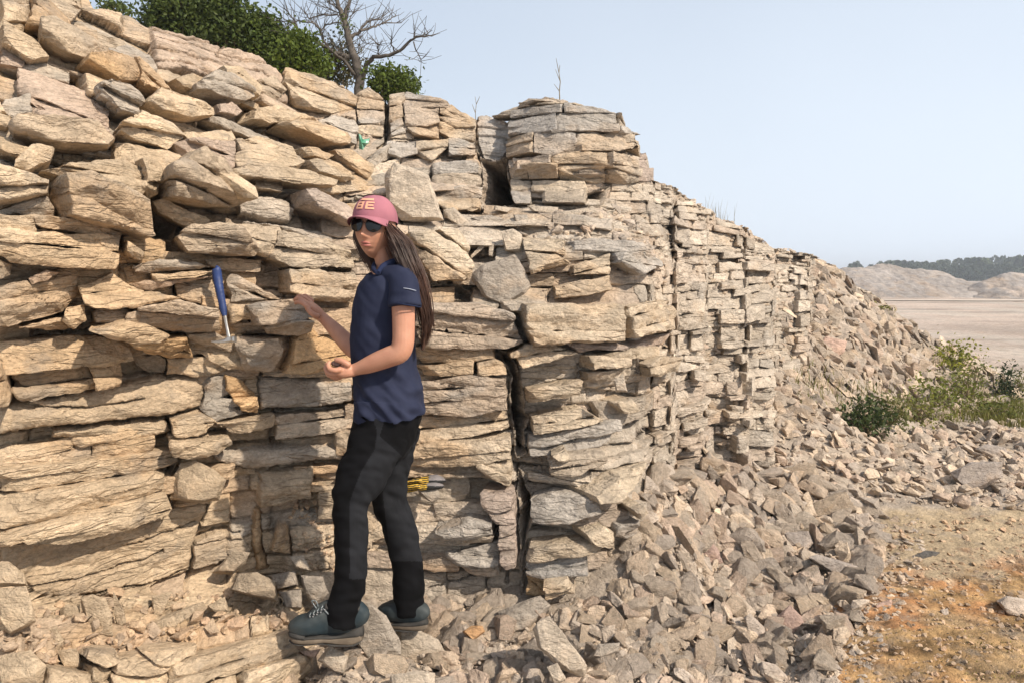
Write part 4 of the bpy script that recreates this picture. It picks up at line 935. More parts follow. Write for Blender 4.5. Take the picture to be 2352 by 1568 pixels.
CREG=[
('face','1520,440 1650,520 1780,590 1870,610 1870,900 1790,1060 1560,1080 1500,900 1500,600',620,(7,24),'S',"stones resting on the ledges of the receding face","small flat stone resting on a ledge of the receding right part of the face"),
('ledge','0,1400 300,1385 640,1375 680,1430 600,1445 300,1500 0,1540',420,(8,46),'R',"small rocks on the lower ledge","small beige limestone rock lying on the lower ledge"),
('crest','1520,425 1600,465 1700,515 1790,570 1880,590 1880,625 1780,600 1650,540 1540,470',330,(5,17),'S',"stones along the sloping crest","small flat stone on the sloping crest of the quarry face"),
('shelf','990,495 1180,478 1400,478 1520,500 1520,560 1180,600 1060,570',200,(8,34),'R',"loose rocks on the shelf below the two towers","small grey rock lying on the shelf below the rock towers"),
('niche','665,1180 700,1150 775,1130 770,1310 670,1300',160,(5,16),'R',"stone chips heaped in the niche","small beige stone chip heaped in the niche beside the trousers"),
('pockets','1220,1040 1330,1050 1340,1080 1220,1100',50,(5,15),'R',"stone chips in the pockets of the face","small chip of stone in a pocket beside the tall crack"),
('towertop','1190,245 1250,226 1330,242 1390,262 1300,262 1200,262',40,(10,30),'S',"flat stones on the tower top","flat stone lying on top of the taller rock tower"),
]
r=np.random.default_rng(5); cand=[]
def samples(poly,n):
    pts=zp(0,poly.replace(' ',' ')); x0,y0=pts.min(0);x1,y1=pts.max(0); out=[]
    while len(out)<n:
        a=r.uniform(x0,x1,4*n);b=r.uniform(y0,y1,4*n); m=inpoly(a,b,pts); out+=list(zip(a[m],b[m]))
    return np.array(out[:n])
def sizes(n,mn,mx): 
    t=r.random(n); return mn*(mx/mn)**(t**(1.75 if mx>80 else 1.6))
EXCL=[]  # filled with outlines of the individually shaped rocks
def slope_n(x,y,e=.06):
    gx=(G(x+e,y)-G(x-e,y))/(2*e);gy=(G(x,y+e)-G(x,y-e))/(2*e); return float(gx),float(gy)
for nm_,poly,n,(mn,mx),kd,grp,lab in REG:
    s=samples(poly,n); p,ok=cast_many(s[:,0],s[:,1]); sz=sizes(n,mn,mx)
    for i in np.where(ok)[0]:
        q=p[i]; cand.append([sz[i]*(1.0),q,sz[i]*q[1]/F,'t',kd,grp,lab,nm_])
for nm_,poly,n,(mn,mx),kd,grp,lab in CREG:
    s=samples(poly,n); sz=sizes(n,mn,mx)
    for i in range(n):
        q,nn=cliff_at(*s[i]); cand.append([sz[i],np.array(q)+np.array(nn)*sz[i]*q.y/F*.1,sz[i]*q.y/F,'c',kd,grp,lab,nm_])
cand.sort(key=lambda c:-c[0])

HZ=bpy.data.materials.new('haze'); HZ.use_nodes=True; HZ.node_tree.nodes.clear(); _o=HZ.node_tree.nodes.new('ShaderNodeOutputMaterial'); _v=HZ.node_tree.nodes.new('ShaderNodeVolumePrincipled'); _v.inputs['Color'].default_value=(.86,.92,1,1); _v.inputs['Density'].default_value=.0011; HZ.node_tree.links.new(_v.outputs[0],_o.inputs['Volume'])
bm=bmesh.new(); bmesh.ops.create_cube(bm,size=1,matrix=Matrix.Translation((0,1740,9.5))@Matrix.Diagonal((9000,3600,23,1))); m_=bpy.data.meshes.new('haze'); bm.to_mesh(m_); bm.free()
hz=link('haze',m_,HZ); tag(hz,'thin pale haze over the quarry','haze',kind='stuff'); scn.cycles.volume_bounces=0
# ------------------------------------------------------------------ individually shaped rocks
BR=[ # zone, base depth or None(find), label, outline, thickness factor, tint
(2,4.02,"tall pale slab leaning behind the pink cap","290,760 350,660 580,750 570,830 600,930 680,1050 540,1060 400,1050 300,930",.4),
(2,3.70,"big squarish grey boulder wedged over the top of the tall crack","850,1400 940,1330 1140,1270 1190,1330 1250,1480 1210,1560 1130,1610 1080,1640 940,1560 900,1500",.55),
(7,3.02,"large beige boulder jutting from the lower wall left of the trousers","1095,260 1180,130 1270,105 1400,170 1480,240 1430,370 1340,390 1110,370",.5),
(2,4.2,"long tilted slab on the shelf, nearest the tall pale slab","670,980 740,960 870,1080 890,1140 840,1130 680,1030",.5),
(2,4.25,"flat grey rock topmost in the pile left of the taller tower's foot","850,1030 980,1010 1080,1040 1020,1080 930,1070",.6),
(2,4.15,"thin slab sloping down through the middle of the shelf pile","880,1070 940,1080 1050,1160 1040,1210 900,1120",.5),
(2,4.0,"narrow splinter of rock above the big squarish boulder","840,1290 950,1170 950,1220 850,1310",.5),
(2,4.0,"small upright stone right of the narrow splinter","970,1200 1010,1200 1000,1290 970,1280",.7),
(2,3.95,"pale blocky stone standing above the big squarish boulder","1050,1120 1130,1100 1190,1140 1190,1260 1080,1250",.6),
(2,4.1,"narrow slab leaning left of the narrow splinter","740,1100 780,1100 870,1190 840,1220",.5),
(2,4.4,"small flat stone in the mouth of the dark fissure","1010,950 1130,970 1100,1000 1000,980",.8),
(2,4.2,"round grey stone below the mouth of the dark fissure","1130,1010 1220,1010 1240,1060 1150,1110",.6),
(2,4.35,"left of the two long flat slabs under the taller tower","1220,950 1430,960 1420,1010 1250,990",.6),
(2,4.3,"right of the two long flat slabs under the taller tower","1430,990 1660,960 1690,1000 1600,1020 1420,1020",.6),
(2,4.25,"small block under the right end of the long flat slab","1600,1030 1690,1030 1690,1060 1610,1060",.8),
(2,4.15,"lens-shaped grey rock on the shelf below the two long flat slabs","1390,1080 1500,1060 1580,1150 1450,1140",.6),
(7,2.93,"rounded grey slab in shade left of the boots","1490,960 1560,850 1680,840 1800,900 1820,1040 1640,1010",.5),
(7,3.12,"pointed grey slab leaning above the rounded slab in shade","1380,850 1520,700 1640,710 1600,790 1520,860",.4),
(7,3.22,"flat-topped grey block behind the rounded slab in shade","1750,860 1930,830 1950,930 1810,960",.7),
(7,3.1,"square grey block right of the rounded slab in shade","1820,970 1970,950 1975,1080 1850,1090",.7),
(7,3.12,"tall grey slab beside the shin of the dark trousers","1960,860 2110,870 2150,980 2060,1080 1990,980",.5),
(7,3.22,"beige block above the tall grey slab beside the shin","1890,740 1980,730 2040,840 1930,820",.7),
(7,2.58,"tall upright beige slab standing on the ledge","520,1010 600,980 690,1010 735,1120 740,1260 600,1280 560,1200",.35),
(7,2.6,"small upright block left of the tall beige slab on the ledge","390,1080 440,1050 520,1060 525,1200 400,1190",.5),
(7,2.55,"small cube of rock below the upright block on the ledge","430,1230 510,1200 545,1220 545,1320 430,1330",.7),
(7,2.64,"narrow wedge right of the tall beige slab on the ledge","740,970 810,1080 830,1180 760,1220 740,1100",.5),
(7,2.72,"long beige block lying aslant on the ledge","970,1190 1100,1110 1330,1030 1350,1080 1110,1260 1020,1240",.5),
(7,2.83,"upright pale stone behind the long aslant block","990,1000 1130,960 1060,1130 1000,1140",.5),
(7,2.82,"small wedge at the upper end of the long aslant block","1350,1060 1470,1000 1500,1100 1400,1110",.6),
(7,2.46,"tilted narrow block near the lower left ledge edge","280,1220 370,1190 420,1290 380,1370 330,1360",.6),
(7,2.44,"angular block below the tilted narrow block on the ledge","370,1350 500,1340 550,1470 430,1490 390,1430",.7),
(7,2.25,"large pale rock cut by the lower left corner of the picture","-40,1390 200,1350 300,1450 280,1600 -40,1600",.6),
(7,2.4,"rounded pale rock at the left edge above the ledge","-40,770 60,770 160,850 180,930 -40,940",.5),
(7,2.36,"stacked pale rock at the left edge under the rounded one","-40,950 170,930 230,1080 240,1170 60,1260 -40,1200",.5),
(8,3.32,"grey egg-shaped stone under the striped gloves","500,290 640,280 660,360 600,390 520,340",.6),
(8,2.88,"tall grey slab standing between the two boots","100,1300 150,1060 180,1030 300,1120 400,1300 400,1380 200,1470 150,1400",.35),
(8,2.98,"flat-topped rock under the rear boot","390,1185 520,1210 640,1280 730,1390 600,1480 330,1500 250,1460 400,1370",.5),
(8,3.05,"small orange-brown rock right of the rear boot","800,1230 860,1190 930,1190 950,1230 860,1300",.6),
(8,3.12,"large grey-brown rock below the foot of the tall crack","1020,1100 1150,1040 1310,990 1380,1060 1310,1150 1250,1180 1230,1250 1100,1250 1060,1160",.5),
(8,2.72,"long pale block slanting down below the foot of the tall crack","1260,1210 1310,1140 1370,1120 1540,1330 1620,1450 1600,1540 1440,1480 1290,1330",.45),
(8,2.62,"small rock at the lower end of the long slanting block","1350,1460 1420,1430 1480,1540 1400,1590",.7),
(8,2.85,"trough-shaped grey rock right of the long slanting block","1620,1400 1690,1310 1830,1300 1820,1360 1700,1410",.7),
(7,2.72,"diamond-shaped rock below the front boot","2070,1420 2150,1320 2280,1390 2250,1510 2180,1490",.6),
(7,2.84,"thin reddish stone just under the front boot's toe","1950,1360 2100,1340 2060,1400 1980,1390",.8),
(8,2.6,"broad pale rock cut by the bottom edge under the rear boot","330,1510 520,1480 620,1500 620,1620 300,1620",.6),
(6,None,"large dark squarish boulder in the rubble bank at the right","1580,400 1700,340 1880,340 1880,430 1700,520 1640,480",.5),
(6,None,"grey boulder just behind the large squarish one","1720,270 1790,240 1890,260 1920,320 1800,330",.6),
(6,None,"long dark slab at the edge of the rubble by the ochre ground","800,870 850,850 1130,930 1100,1000 930,960",.5),
(6,None,"dark grey block high in the scree above the long dark slab","530,700 600,640 660,680 600,750",.8),
(6,None,"rounded grey rock left of the long dark slab","660,730 800,720 840,790 780,860 680,820",.7),
(6,None,"upright brownish rock at the edge of the tan gravel","1060,630 1140,620 1130,740 1070,730",.7),
(6,2.9,"bright pale boulder cut by the bottom edge right of centre","540,1440 620,1460 760,1600 580,1600 520,1500",.6),
(6,None,"pale block lying on the ochre ground at the right edge","1840,1110 1900,1080 2010,1100 2010,1215 1900,1190",.6),
(6,None,"dark reddish block with a flat top near the rubble foot","610,1210 700,1130 800,1230 720,1310 640,1260",.7),
(6,None,"flat pale block at the rubble foot near the yellow moss","720,1330 800,1290 940,1340 940,1410 780,1390",.7),
(6,None,"tall pointed rock left of the dark reddish block","480,1180 600,1300 560,1370 480,1370 440,1200",.6),
(6,None,"pinkish stone alone on the ochre ground beside the rubble foot","1150,1130 1260,1100 1280,1150 1190,1170",.8),
(6,None,"tall dark-faced pinkish rock in the middle of the rubble slope","150,870 200,720 300,820 330,900 220,930",.5),
(6,None,"dark flat stone alone on the tan gravel","1380,860 1450,830 1530,840 1520,885 1420,885",.9),
(6,None,"tiny cube of stone out on the ochre ground","1530,1160 1575,1150 1580,1190 1540,1195",.9),
(3,None,"large pinkish slab perched on the scree slope","1010,1060 1060,1020 1200,1050 1180,1120 1130,1180 1060,1180",.6),
(3,None,"long pale slab on the scree above the yellow-green bush","1550,1120 1620,1130 1800,1230 1750,1250 1600,1200",.6),
(3,None,"broad flat slab near the top of the scree slope","1150,820 1200,790 1280,800 1260,850 1170,850",.6),
(5,3.42,"small triangular rock perched right of the tall crack","1790,650 1850,610 1880,730 1800,730",.6),
(1,4.35,"big tilted grey block on the skyline at the upper left","595,60 700,75 850,110 960,180 990,270 880,330 820,330 700,250 620,170",.5),
]
rb=random.Random(77)
def outline_rock(pts,D,tf,seed,tint):
    c=pts.mean(0); wpx=pts[:,0].max()-pts[:,0].min(); hpx=pts[:,1].max()-pts[:,1].min()
    T=min(wpx,hpx*1.4)*D/F*tf*1.5; r=random.Random(seed); ps=[]
    cen=P(c[0],c[1],D+T*.45); n=len(pts)
    tl=r.uniform(-.1,.1)*T; 
    for i in range(n):
        p=pts[i]; nx_=pts[(i+1)%n]
        for q,k in ((p,1),((p+nx_)/2,1.0)):
            full=P(q[0],q[1],D+T*.35+r.uniform(-.12,.12)*T); ps.append(full)
            fr=c+(q-c)*r.uniform(.62,.9); ps.append(P(fr[0],fr[1],D+r.uniform(0,.16)*T-(fr[1]-c[1])/max(hpx,1)*T*.35))
            bk=c+(q-c)*r.uniform(.6,.85); ps.append(P(bk[0],bk[1],D+T*r.uniform(.9,1.1)))
    size=max(wpx,hpx)*D/F
    me=hull_mesh('boulder',[p-cen for p in ps],bev=size*.012,subd=3 if size>.07 else 2,namp=.022,seed=seed,size=size)
    me.materials.append(M_ROCK)
    return me,cen,size
for i,(z,D,lab,ps,tf) in enumerate(BR):
    pts=zp(z,ps); c=pts.mean(0)
    if D is None:
        hit=cast_terrain(c[0],pts[:,1].max()-4); D=(hit.y if hit else 5)-.05*0
    me,cen,size=outline_rock(pts,D,tf,i+1,None)
    o=link('boulder' if size>.12 else 'rock',me); o.location=cen
    bc=np.array([.50,.39,.27]) if c[0]<640 else (np.array([.50,.42,.33]) if c[0]<1500 else np.array([.48,.40,.33]))
    lb=' '.join(lab.split()[:5])
    if 'grey' in lb or 'dark' in lb: bc=bc*np.array([.78,.80,.84])
    if 'dark flat' in lab: bc=np.array([.13,.12,.11])
    if 'pale' in lb: bc=bc*1.12
    if 'orange' in lb: bc=np.array([.52,.31,.16])
    if 'pinkish' in lb or 'reddish' in lb: bc=bc*np.array([1.08,.9,.86])
    o.color=(*[float(min(.7,x)) for x in bc],1); tag(o,lab,'boulder' if size>.25 else 'rock')
    EXCL.append((pts,D))
# ------------------------------------------------------------------ scattered rocks: the 300 largest as things, the rest as rubble
def basis(nrm,ang,tilt,rr):
    q=Vector((0,0,1)).rotation_difference(Vector(nrm).normalized()).to_matrix()
    return q@Matrix.Rotation(rr.uniform(-tilt,tilt),3,'X')@Matrix.Rotation(rr.uniform(-tilt,tilt),3,'Y')@Matrix.Rotation(ang,3,'Z')
rs=random.Random(9); things=0; rubV=[];rubF=[];rubC=[];off=0; TC={}
pal=np.array([[.56,.46,.36],[.50,.43,.355],[.47,.41,.35],[.52,.42,.34],[.60,.50,.39],[.42,.37,.32],[.53,.46,.38]])*np.array([1.05,1.0,.95])
def tdata(me):
    if me.name not in TC:
        v=np.empty(len(me.vertices)*3,np.float32); me.vertices.foreach_get('co',v); me.calc_loop_triangles()
        f=np.empty(len(me.loop_triangles)*3,np.int32); me.loop_triangles.foreach_get('vertices',f); TC[me.name]=(v.reshape(-1,3),f.reshape(-1,3))
    return TC[me.name]
for k_,(px,q,sz,kind,kd,grp,lab,nm_) in enumerate(cand):
    q=Vector(q); u0,v0=proj(np.array(q.x),np.array(q.y),np.array(q.z)); u0=float(u0);v0=float(v0)
    if px>22 and any(abs(q.y-D)<.6 and inpoly(np.array([u0]),np.array([v0]),pp)[0] for pp,D in EXCL): continue
    if kind=='t': gx,gy=slope_n(q.x,q.y); nrm=(-gx,-gy,1)
    elif nm_ in('ledge',): nrm=(0,-.2,1)
    else: nrm=(rs.uniform(-.2,.2),-.4,1)
    tilt=.8 if kd=='R' else (.7 if nm_=='scree' else .35)
    Mx=basis(nrm,rs.uniform(0,6.28),tilt,rs)
    big=px>46 and kd=='R'
    me=rs.choice(TPLBIG if big else (TPL if kd=='R' else SLAB))
    if nm_ in('cliff','back') and rs.random()<.4 and not big: me=rs.choice(SLAB)
    if nm_=='scree' and rs.random()<.45: me=rs.choice(TPL)
    s=sz*1.25
    if nm_=='grit': q=q+Vector((0,0,rs.uniform(.0,.045)))
    loc=q+Vector((0,0,s*(rs.uniform(.08,.26) if nm_ in('cliff','back','ledge','grit') else rs.uniform(.02,.12))))
    if things<300 and u0>-10 and u0<2360 and v0<1575:
        o=bpy.data.objects.new('loose_rock',me); COL.objects.link(o); o.matrix_world=Matrix.Translation(loc)@Mx.to_4x4()@Matrix.Scale(s,4); tag(o,lab,'rock',grp); things+=1
        cc_=pal[rs.randrange(len(pal))]*rs.uniform(.88,1.12)*(np.array([1.1,1,.85]) if nm_=='ledge' else 1); o.color=(*[float(x) for x in cc_],1)
    else:
        v,f=tdata(me); R3=np.array(Mx)*s; rubV.append(v@R3.T+np.array(loc)); rubF.append(f+off); off+=len(v)
        c=pal[rs.randrange(len(pal))]*rs.uniform(.85,1.1)
        if nm_ in('ledge','niche'): c=c*np.array([1.08,.98,.86])
        if nm_=='scree': c=c*rs.uniform(.62,1.0)
        if nm_=='floor': c=c*np.array([1,.88,.75])
        rubC.append(np.repeat(c[None],len(v),0))
me=npmesh('rubble',np.concatenate(rubV),np.concatenate(rubF),False,np.concatenate(rubC))
rub=link('rubble',me,M_RUB); tag(rub,'countless smaller stones and chips of limestone rubble','rubble',kind='stuff')
# ------------------------------------------------------------------ plants
M_LEAF=mat_stone('unused_leaf') if False else None
def leaf_mat(name,rough=.55):
    m=mat_new(name,(.08,.12,.03),rough,.25); t=m.node_tree; b=t.nodes['Principled BSDF']
    a=t.nodes.new('ShaderNodeVertexColor'); a.layer_name='tint'; t.links.new(a.outputs['Color'],b.inputs['Base Color'])
    tr=t.nodes.new('ShaderNodeBsdfTranslucent'); t.links.new(a.outputs['Color'],tr.inputs['Color']); mx=t.nodes.new('ShaderNodeMixShader'); mx.inputs[0].default_value=.3
    o=t.nodes['Material Output']; t.links.new(b.outputs[0],mx.inputs[1]); t.links.new(tr.outputs[0],mx.inputs[2]); t.links.new(mx.outputs[0],o.inputs[0]); return m
M_LEAF=leaf_mat('foliage'); M_BARK=mat_var('grey_bark',(.07,.06,.052),(.13,.112,.095),12,.9,.1,.5,60,.01); M_TWIG=mat_var('dry_stem',(.16,.12,.07),(.22,.18,.11),20,.9,.1,0)
def leaves(cen,nrm_,size,cols,seed,asp=.55):
    r=np.random.default_rng(seed); n=len(cen)
    a=r.normal(size=(n,3)); a/=np.linalg.norm(a,axis=1,keepdims=True)
    b=np.cross(a,r.normal(size=(n,3))); b/=np.linalg.norm(b,axis=1,keepdims=True)
    s=(size*r.uniform(.6,1.3,n))[:,None]; c=np.cross(a,b)
    v=np.stack([cen-a*s*.5,cen+b*s*asp*.5+c*s*.08,cen+a*s*.5,cen-b*s*asp*.5+c*s*.08],1).reshape(-1,3)
    f=np.arange(n*4).reshape(-1,4); col=np.repeat(cols,4,0); return v,f,col
def crown_pts(blobs,n,clump,seed,per=14):
    r=np.random.default_rng(seed); out=[]; vol=np.array([b[3]*b[4]*b[5] for b in blobs]); vol=vol/vol.sum(); cl=[]
    for b,wt in zip(blobs,vol):
        k=max(3,int(n*wt/per)); d=r.normal(size=(k,3)); d/=np.linalg.norm(d,axis=1,keepdims=True); rad=r.uniform(.35,1.0,(k,1))**.5*r.uniform(.8,1.12,(k,1))
        cc=np.array(b[:3])+d*rad*np.array(b[3:6]); cl.append(cc)
    cl=np.concatenate(cl); sh=r.uniform(.65,1.25,len(cl))
    idx=np.repeat(np.arange(len(cl)),per); p=cl[idx]+r.normal(size=(len(idx),3))*clump; return p,sh[idx],cl
def tubes(paths,sides=5):
    V=[];F=[];o=0
    for pts,rad in paths:
        n=len(pts); ref=Vector((.13,.9,.2))
        for i,p in enumerate(pts):
            t=(pts[min(i+1,n-1)]-pts[max(i-1,0)]).normalized(); e1=t.cross(ref).normalized(); e2=t.cross(e1)
            for k in range(sides):
                a=2*math.pi*k/sides; V.append(p+(e1*math.cos(a)+e2*math.sin(a))*rad[i])
        for i in range(n-1):
            for k in range(sides):
                F.append((o+i*sides+k,o+i*sides+(k+1)%sides,o+(i+1)*sides+(k+1)%sides,o+(i+1)*sides+k))
        o+=n*sides
    return [tuple(v) for v in V],F
def bush(u,v,D,rpx,hpx,n,leaf,base,label,cat,group=None,seed=1,blobs=None,clump=.09,name='shrub',dark=None,stems=True,ground=None):
    s=D/F; base=np.array(base); c0=P(u,v,D)
    root=empty(name,(c0.x,c0.y,c0.z),label,cat,group)
    bl=blobs or [(0,0,.5,1,.8,.5)]
    B_=[(c0.x+b[0]*rpx*s,c0.y+b[1]*rpx*s,c0.z+b[2]*hpx*s,b[3]*rpx*s,b[4]*rpx*s,b[5]*hpx*s) for b in bl]
    p,sh,cl=crown_pts(B_,n,clump,seed); r=np.random.default_rng(seed+50)
    yel=r.random(len(p))[:,None]; c2=base*np.array([1.5,1.25,.9])
    col=(base*(1-yel*.6)+c2*yel*.6)*sh[:,None]*r.uniform(.8,1.2,(len(p),1))
    v_,f_,c_=leaves(p,None,np.full(len(p),leaf),col,seed+9)
    link('foliage',npmesh('foliage',v_,f_,False,c_),M_LEAF,root)
    if stems:
        rr=random.Random(seed); ps=[]
        b0=Vector((c0.x,c0.y,ground if ground is not None else c0.z-.1))
        for cc in cl[::max(1,len(cl)//16)]:
            cc=Vector(cc); mid=b0.lerp(cc,.5)+Vector((rr.uniform(-.1,.1),rr.uniform(-.1,.1),rr.uniform(0,.1)))*rpx*s
            L=[b0+Vector((rr.uniform(-.04,.04),rr.uniform(-.04,.04),0))*rpx*s,b0.lerp(mid,.5),mid,mid.lerp(cc,.6),cc]; r0=.012*max(1,rpx*s*1.2); ps.append((L,[r0,r0*.8,r0*.6,r0*.4,r0*.2]))
        tv,tf=tubes(ps,4); link('stems',npmesh('stems',tv,tf),M_BARK if name=='tree' else M_TWIG,root)
    return root
G1=(.060,.088,.022)
BB=[(0,0,.5,.8,.7,.55),(-.6,.1,.3,.5,.5,.45),(.6,0,.25,.55,.5,.4),(.1,-.2,.9,.45,.4,.3),(-.3,0,.85,.35,.4,.25)]
bush(420,95,7.6,85,110,9500,.05,G1,"dense dark green bush on the crest, leftmost of the tall row",'bush','bushes growing on the crest',1,BB,.07,'bush',ground=2.6)
bush(520,115,7.7,75,105,8500,.05,(.062,.092,.022),"dark green bush on the crest beside the leftmost one",'bush','bushes growing on the crest',2,BB,.07,'bush',ground=2.6)
bush(610,150,7.8,60,85,6500,.05,(.075,.11,.022),"lighter green bush on the crest between the dark bushes and the dead tree",'bush','bushes growing on the crest',3,BB,.07,'bush',ground=2.6)
bush(690,178,7.5,52,78,5500,.045,(.085,.125,.02),"yellowish green bush sloping down toward the dead tree",'bush','bushes growing on the crest',4,BB,.06,'bush',ground=2.6)
bush(900,222,7.6,52,52,3800,.045,(.075,.11,.02),"low round green bush right of the dead tree",'bush','bushes growing on the crest',5,[(0,0,.5,.8,.7,.5),(-.5,0,.7,.4,.4,.35),(.5,0,.3,.5,.5,.35)],.06,'bush',ground=2.3)
bush(770,195,8.2,48,75,2300,.04,(.10,.10,.05),"sparse brownish shrub behind the dead tree's left limbs",'shrub','bushes growing on the crest',6,[(0,0,.5,1,.7,.6)],.08,'bush',ground=2.3)
bush(268,40,7.,28,38,420,.05,(.07,.10,.03),"small sprig of leaves above the skyline at the upper left",'bush','bushes growing on the crest',7,[(0,0,.5,.9,.6,.4)],.05,'bush',ground=2.9)
# dead tree
DTD=7.9; k6=.293; 
def z6(x,y,dy=0): return P(321.6+x*k6,y*k6,DTD+dy)
BRN=[("1715,800 1720,600 1690,480 1650,380 1620,240 1600,160 1560,60 1530,-40 1500,-160",8.5,2.2,0),
("1600,160 1630,50 1650,-40 1690,-200",3.6,1.4,.1),("1735,640 1770,520 1830,450 1950,440 2040,400 2120,320 2170,290 2290,285",4.6,1,-.2),
("1870,445 1866,400 1860,350 1880,352",1.2,.6,-.2),("1995,405 1965,340 1970,280",1.3,.6,-.2),("2145,330 2170,400 2200,470 2205,490",1.2,.5,-.2),("2170,290 2230,275 2290,240",1,.5,-.2),("2150,290 2150,250",.8,.5,-.2),
("1650,290 1720,255 1740,220 1780,170 1880,150 1950,95",3.2,.6,.2),("1725,245 1830,215 1900,185 2040,182",2.4,.7,.2),("1900,190 1960,150 2010,125",1.4,.7,.2),("1805,210 1800,150",1,.5,.2),("1700,270 1750,330 1800,350",.9,.5,.2),
("1645,450 1560,425 1490,390 1420,350 1340,305 1270,290 1190,265 1110,260",4.4,1,-.1),("1490,390 1430,300 1410,230 1360,180 1290,175 1220,170",2.2,.8,-.1),("1270,290 1220,180 1150,90 1120,40",1.7,.6,-.1),("1190,268 1150,300",.9,.5,-.1),
("1320,150 1400,122 1550,115",1.2,1.5,0),("1220,180 1180,190 1110,260",.9,.5,-.1),("1220,182 1130,170 1040,165",1,.5,-.1),("1420,240 1460,190 1570,182",1.,1.4,0),("1480,385 1425,300 1420,230",1.6,.8,0),("1705,620 1600,480 1500,400",3.4,2,-.1),
("1565,90 1510,40 1460,0",1.6,.8,0),("1570,110 1500,75 1460,60",1,.6,0),("1350,180 1310,120 1285,100",.9,.5,0),("1400,300 1340,240",.8,.4,0),("1350,310 1280,340 1270,330",.9,.5,0),("1600,470 1560,400 1540,330",1,.5,.1),("1680,480 1710,400 1715,350",1,.5,.1),("1640,160 1690,60 1700,20",.9,.5,.1)]
droot=empty('dead_tree',tuple(P(826,235,DTD)),"leafless grey dead tree with crooked limbs on the crest",'dead tree'); tp=[];rt=random.Random(4)
for j,(ps,r0,r1,dy) in enumerate(BRN):
    q=[tuple(map(float,a.split(','))) for a in ps.split()]; n=len(q); pts=[]; 
    for i in range(n-1):
        for t in (0,.25,.5,.75): pts.append((q[i][0]*(1-t)+q[i+1][0]*t,q[i][1]*(1-t)+q[i+1][1]*t))
    pts.append(q[-1]); m_=len(pts)
    L=[z6(a+rt.uniform(-5,5)*(0<i<m_-1),b+rt.uniform(-5,5)*(0<i<m_-1),dy*i/m_*2.0) for i,(a,b) in enumerate(pts)]
    rad=[(r0+(r1-r0)*i/(m_-1))*1.35*DTD/F for i in range(m_)]
    if j==0: trunkp=(L,rad); continue
    tp.append((L,rad))
    for i in range(2,m_):
        for _ in range(2):
            if rt.random()<.55:
                d=(L[i]-L[i-1]).normalized(); dd=(d*rt.uniform(.2,.9)+Vector((rt.uniform(-1,1),rt.uniform(-1,1),rt.uniform(-.3,1)))*.7).normalized(); ln=rt.uniform(.08,.32)
                a=L[i]; b=a+dd*ln*.5; c=b+(dd+Vector((rt.uniform(-.4,.4),0,rt.uniform(-.1,.4)))).normalized()*ln*.5
                tp.append(([a,b,c],[min(rad[i]*.7,.0035),.0025,.0016]))
for i in range(8,len(trunkp[0])):
    for _ in range(2):
        a=trunkp[0][i]; dd=Vector((rt.uniform(-1,1),rt.uniform(-.5,.5),rt.uniform(0,.8))).normalized(); ln=rt.uniform(.1,.4); tp.append(([a,a+dd*ln*.5,a+dd*ln+Vector((0,0,.04))],[.004,.003,.0015]))
v_,f_=tubes([trunkp],9); link('trunk',npmesh('trunk',v_,f_),M_BARK,droot)
v_,f_=tubes(tp,5); link('branches',npmesh('branches',v_,f_),M_BARK,droot)
iv,sh,_c=crown_pts([(z6(1600,200).x,z6(1600,200).y,z6(1600,200).z,.05,.08,.12)],140,.03,3); col=np.array([.12,.15,.03])*sh[:,None]; v_,f_,c_=leaves(iv,None,np.full(len(iv),.035),col,4); link('ivy',npmesh('ivy',v_,f_,False,c_),M_LEAF,droot)
# bare twigs and grass on the skyline
def twig(px,D,label,seed,w_=1.1):
    q=[P(a,b,D) for a,b in px]; rr=random.Random(seed); n=len(q); ps=[(q,[w_*D/F*(1-.75*i/n) for i in range(n)])]
    for i in range(1,n-1):
        d=Vector((rr.choice([-1,1])*rr.uniform(.02,.05),rr.uniform(-.03,.03),rr.uniform(.05,.1))); ps.append(([q[i],q[i]+d*.5,q[i]+d],[.003,.0022,.0012]))
    v,f=tubes(ps,5); o=link('twig',npmesh('twig',v,f),M_TWIG); tag(o,label,'twig')
twig([(1286,236),(1285,210),(1287,188),(1284,168),(1286,150)],5.3,"single bare twig standing on top of the taller rock tower",1,1.4)
twig([(1093,285),(1092,260),(1094,240),(1091,222)],5.5,"thin dry twig behind the edge of the lower rock tower",2,.9)
M_GRASS=leaf_mat('grass_blades',.7)
def grass_mesh(pts,h0,h1,wd,cols,seed,spread=.35):
    r=np.random.default_rng(seed); n=len(pts); d=r.normal(size=(n,3)); d[:,2]=0; d/=np.linalg.norm(d,axis=1,keepdims=True)
    h=r.uniform(h0,h1,(n,1)); s=np.cross(d,[0,0,1])*wd*.5; lean=r.uniform(0,spread,(n,1))
    p=np.array(pts); m=p+np.array([0,0,1])*h*.55+d*h*lean*.4; t=p+np.array([0,0,1])*h*r.uniform(.85,1,(n,1))+d*h*lean
    v=np.stack([p-s,p+s,m+s*.7,m-s*.7,t+s*.1,t-s*.1],1).reshape(-1,3); b=np.arange(n)[:,None]*6
    f=np.concatenate([b+np.array([[0,1,2,3]]),b+np.array([[3,2,4,5]])]); return v,f,np.repeat(cols,6,0)
def grass(name,pts,h0,h1,wd,base,label,seed,spread=.35,kind='stuff'):
    r=np.random.default_rng(seed); cols=np.array(base)*r.uniform(.65,1.35,(len(pts),1))*np.array([1,1,1])+r.uniform(0,.03,(len(pts),1))*np.array([1,.6,.1])
    v,f,c=grass_mesh(pts,h0,h1,wd,cols,seed,spread); o=link(name,npmesh(name,v,f,False,c),M_GRASS); tag(o,label,'grass',kind=kind); return o
gp=[]; rg=random.Random(3)
for _ in range(42):
    u=rg.gauss(1662,16); p,_n=cliff_at(u,float(vtop(u))+4); gp.append(tuple(p+Vector((0,rg.uniform(0,.3),-.02))))
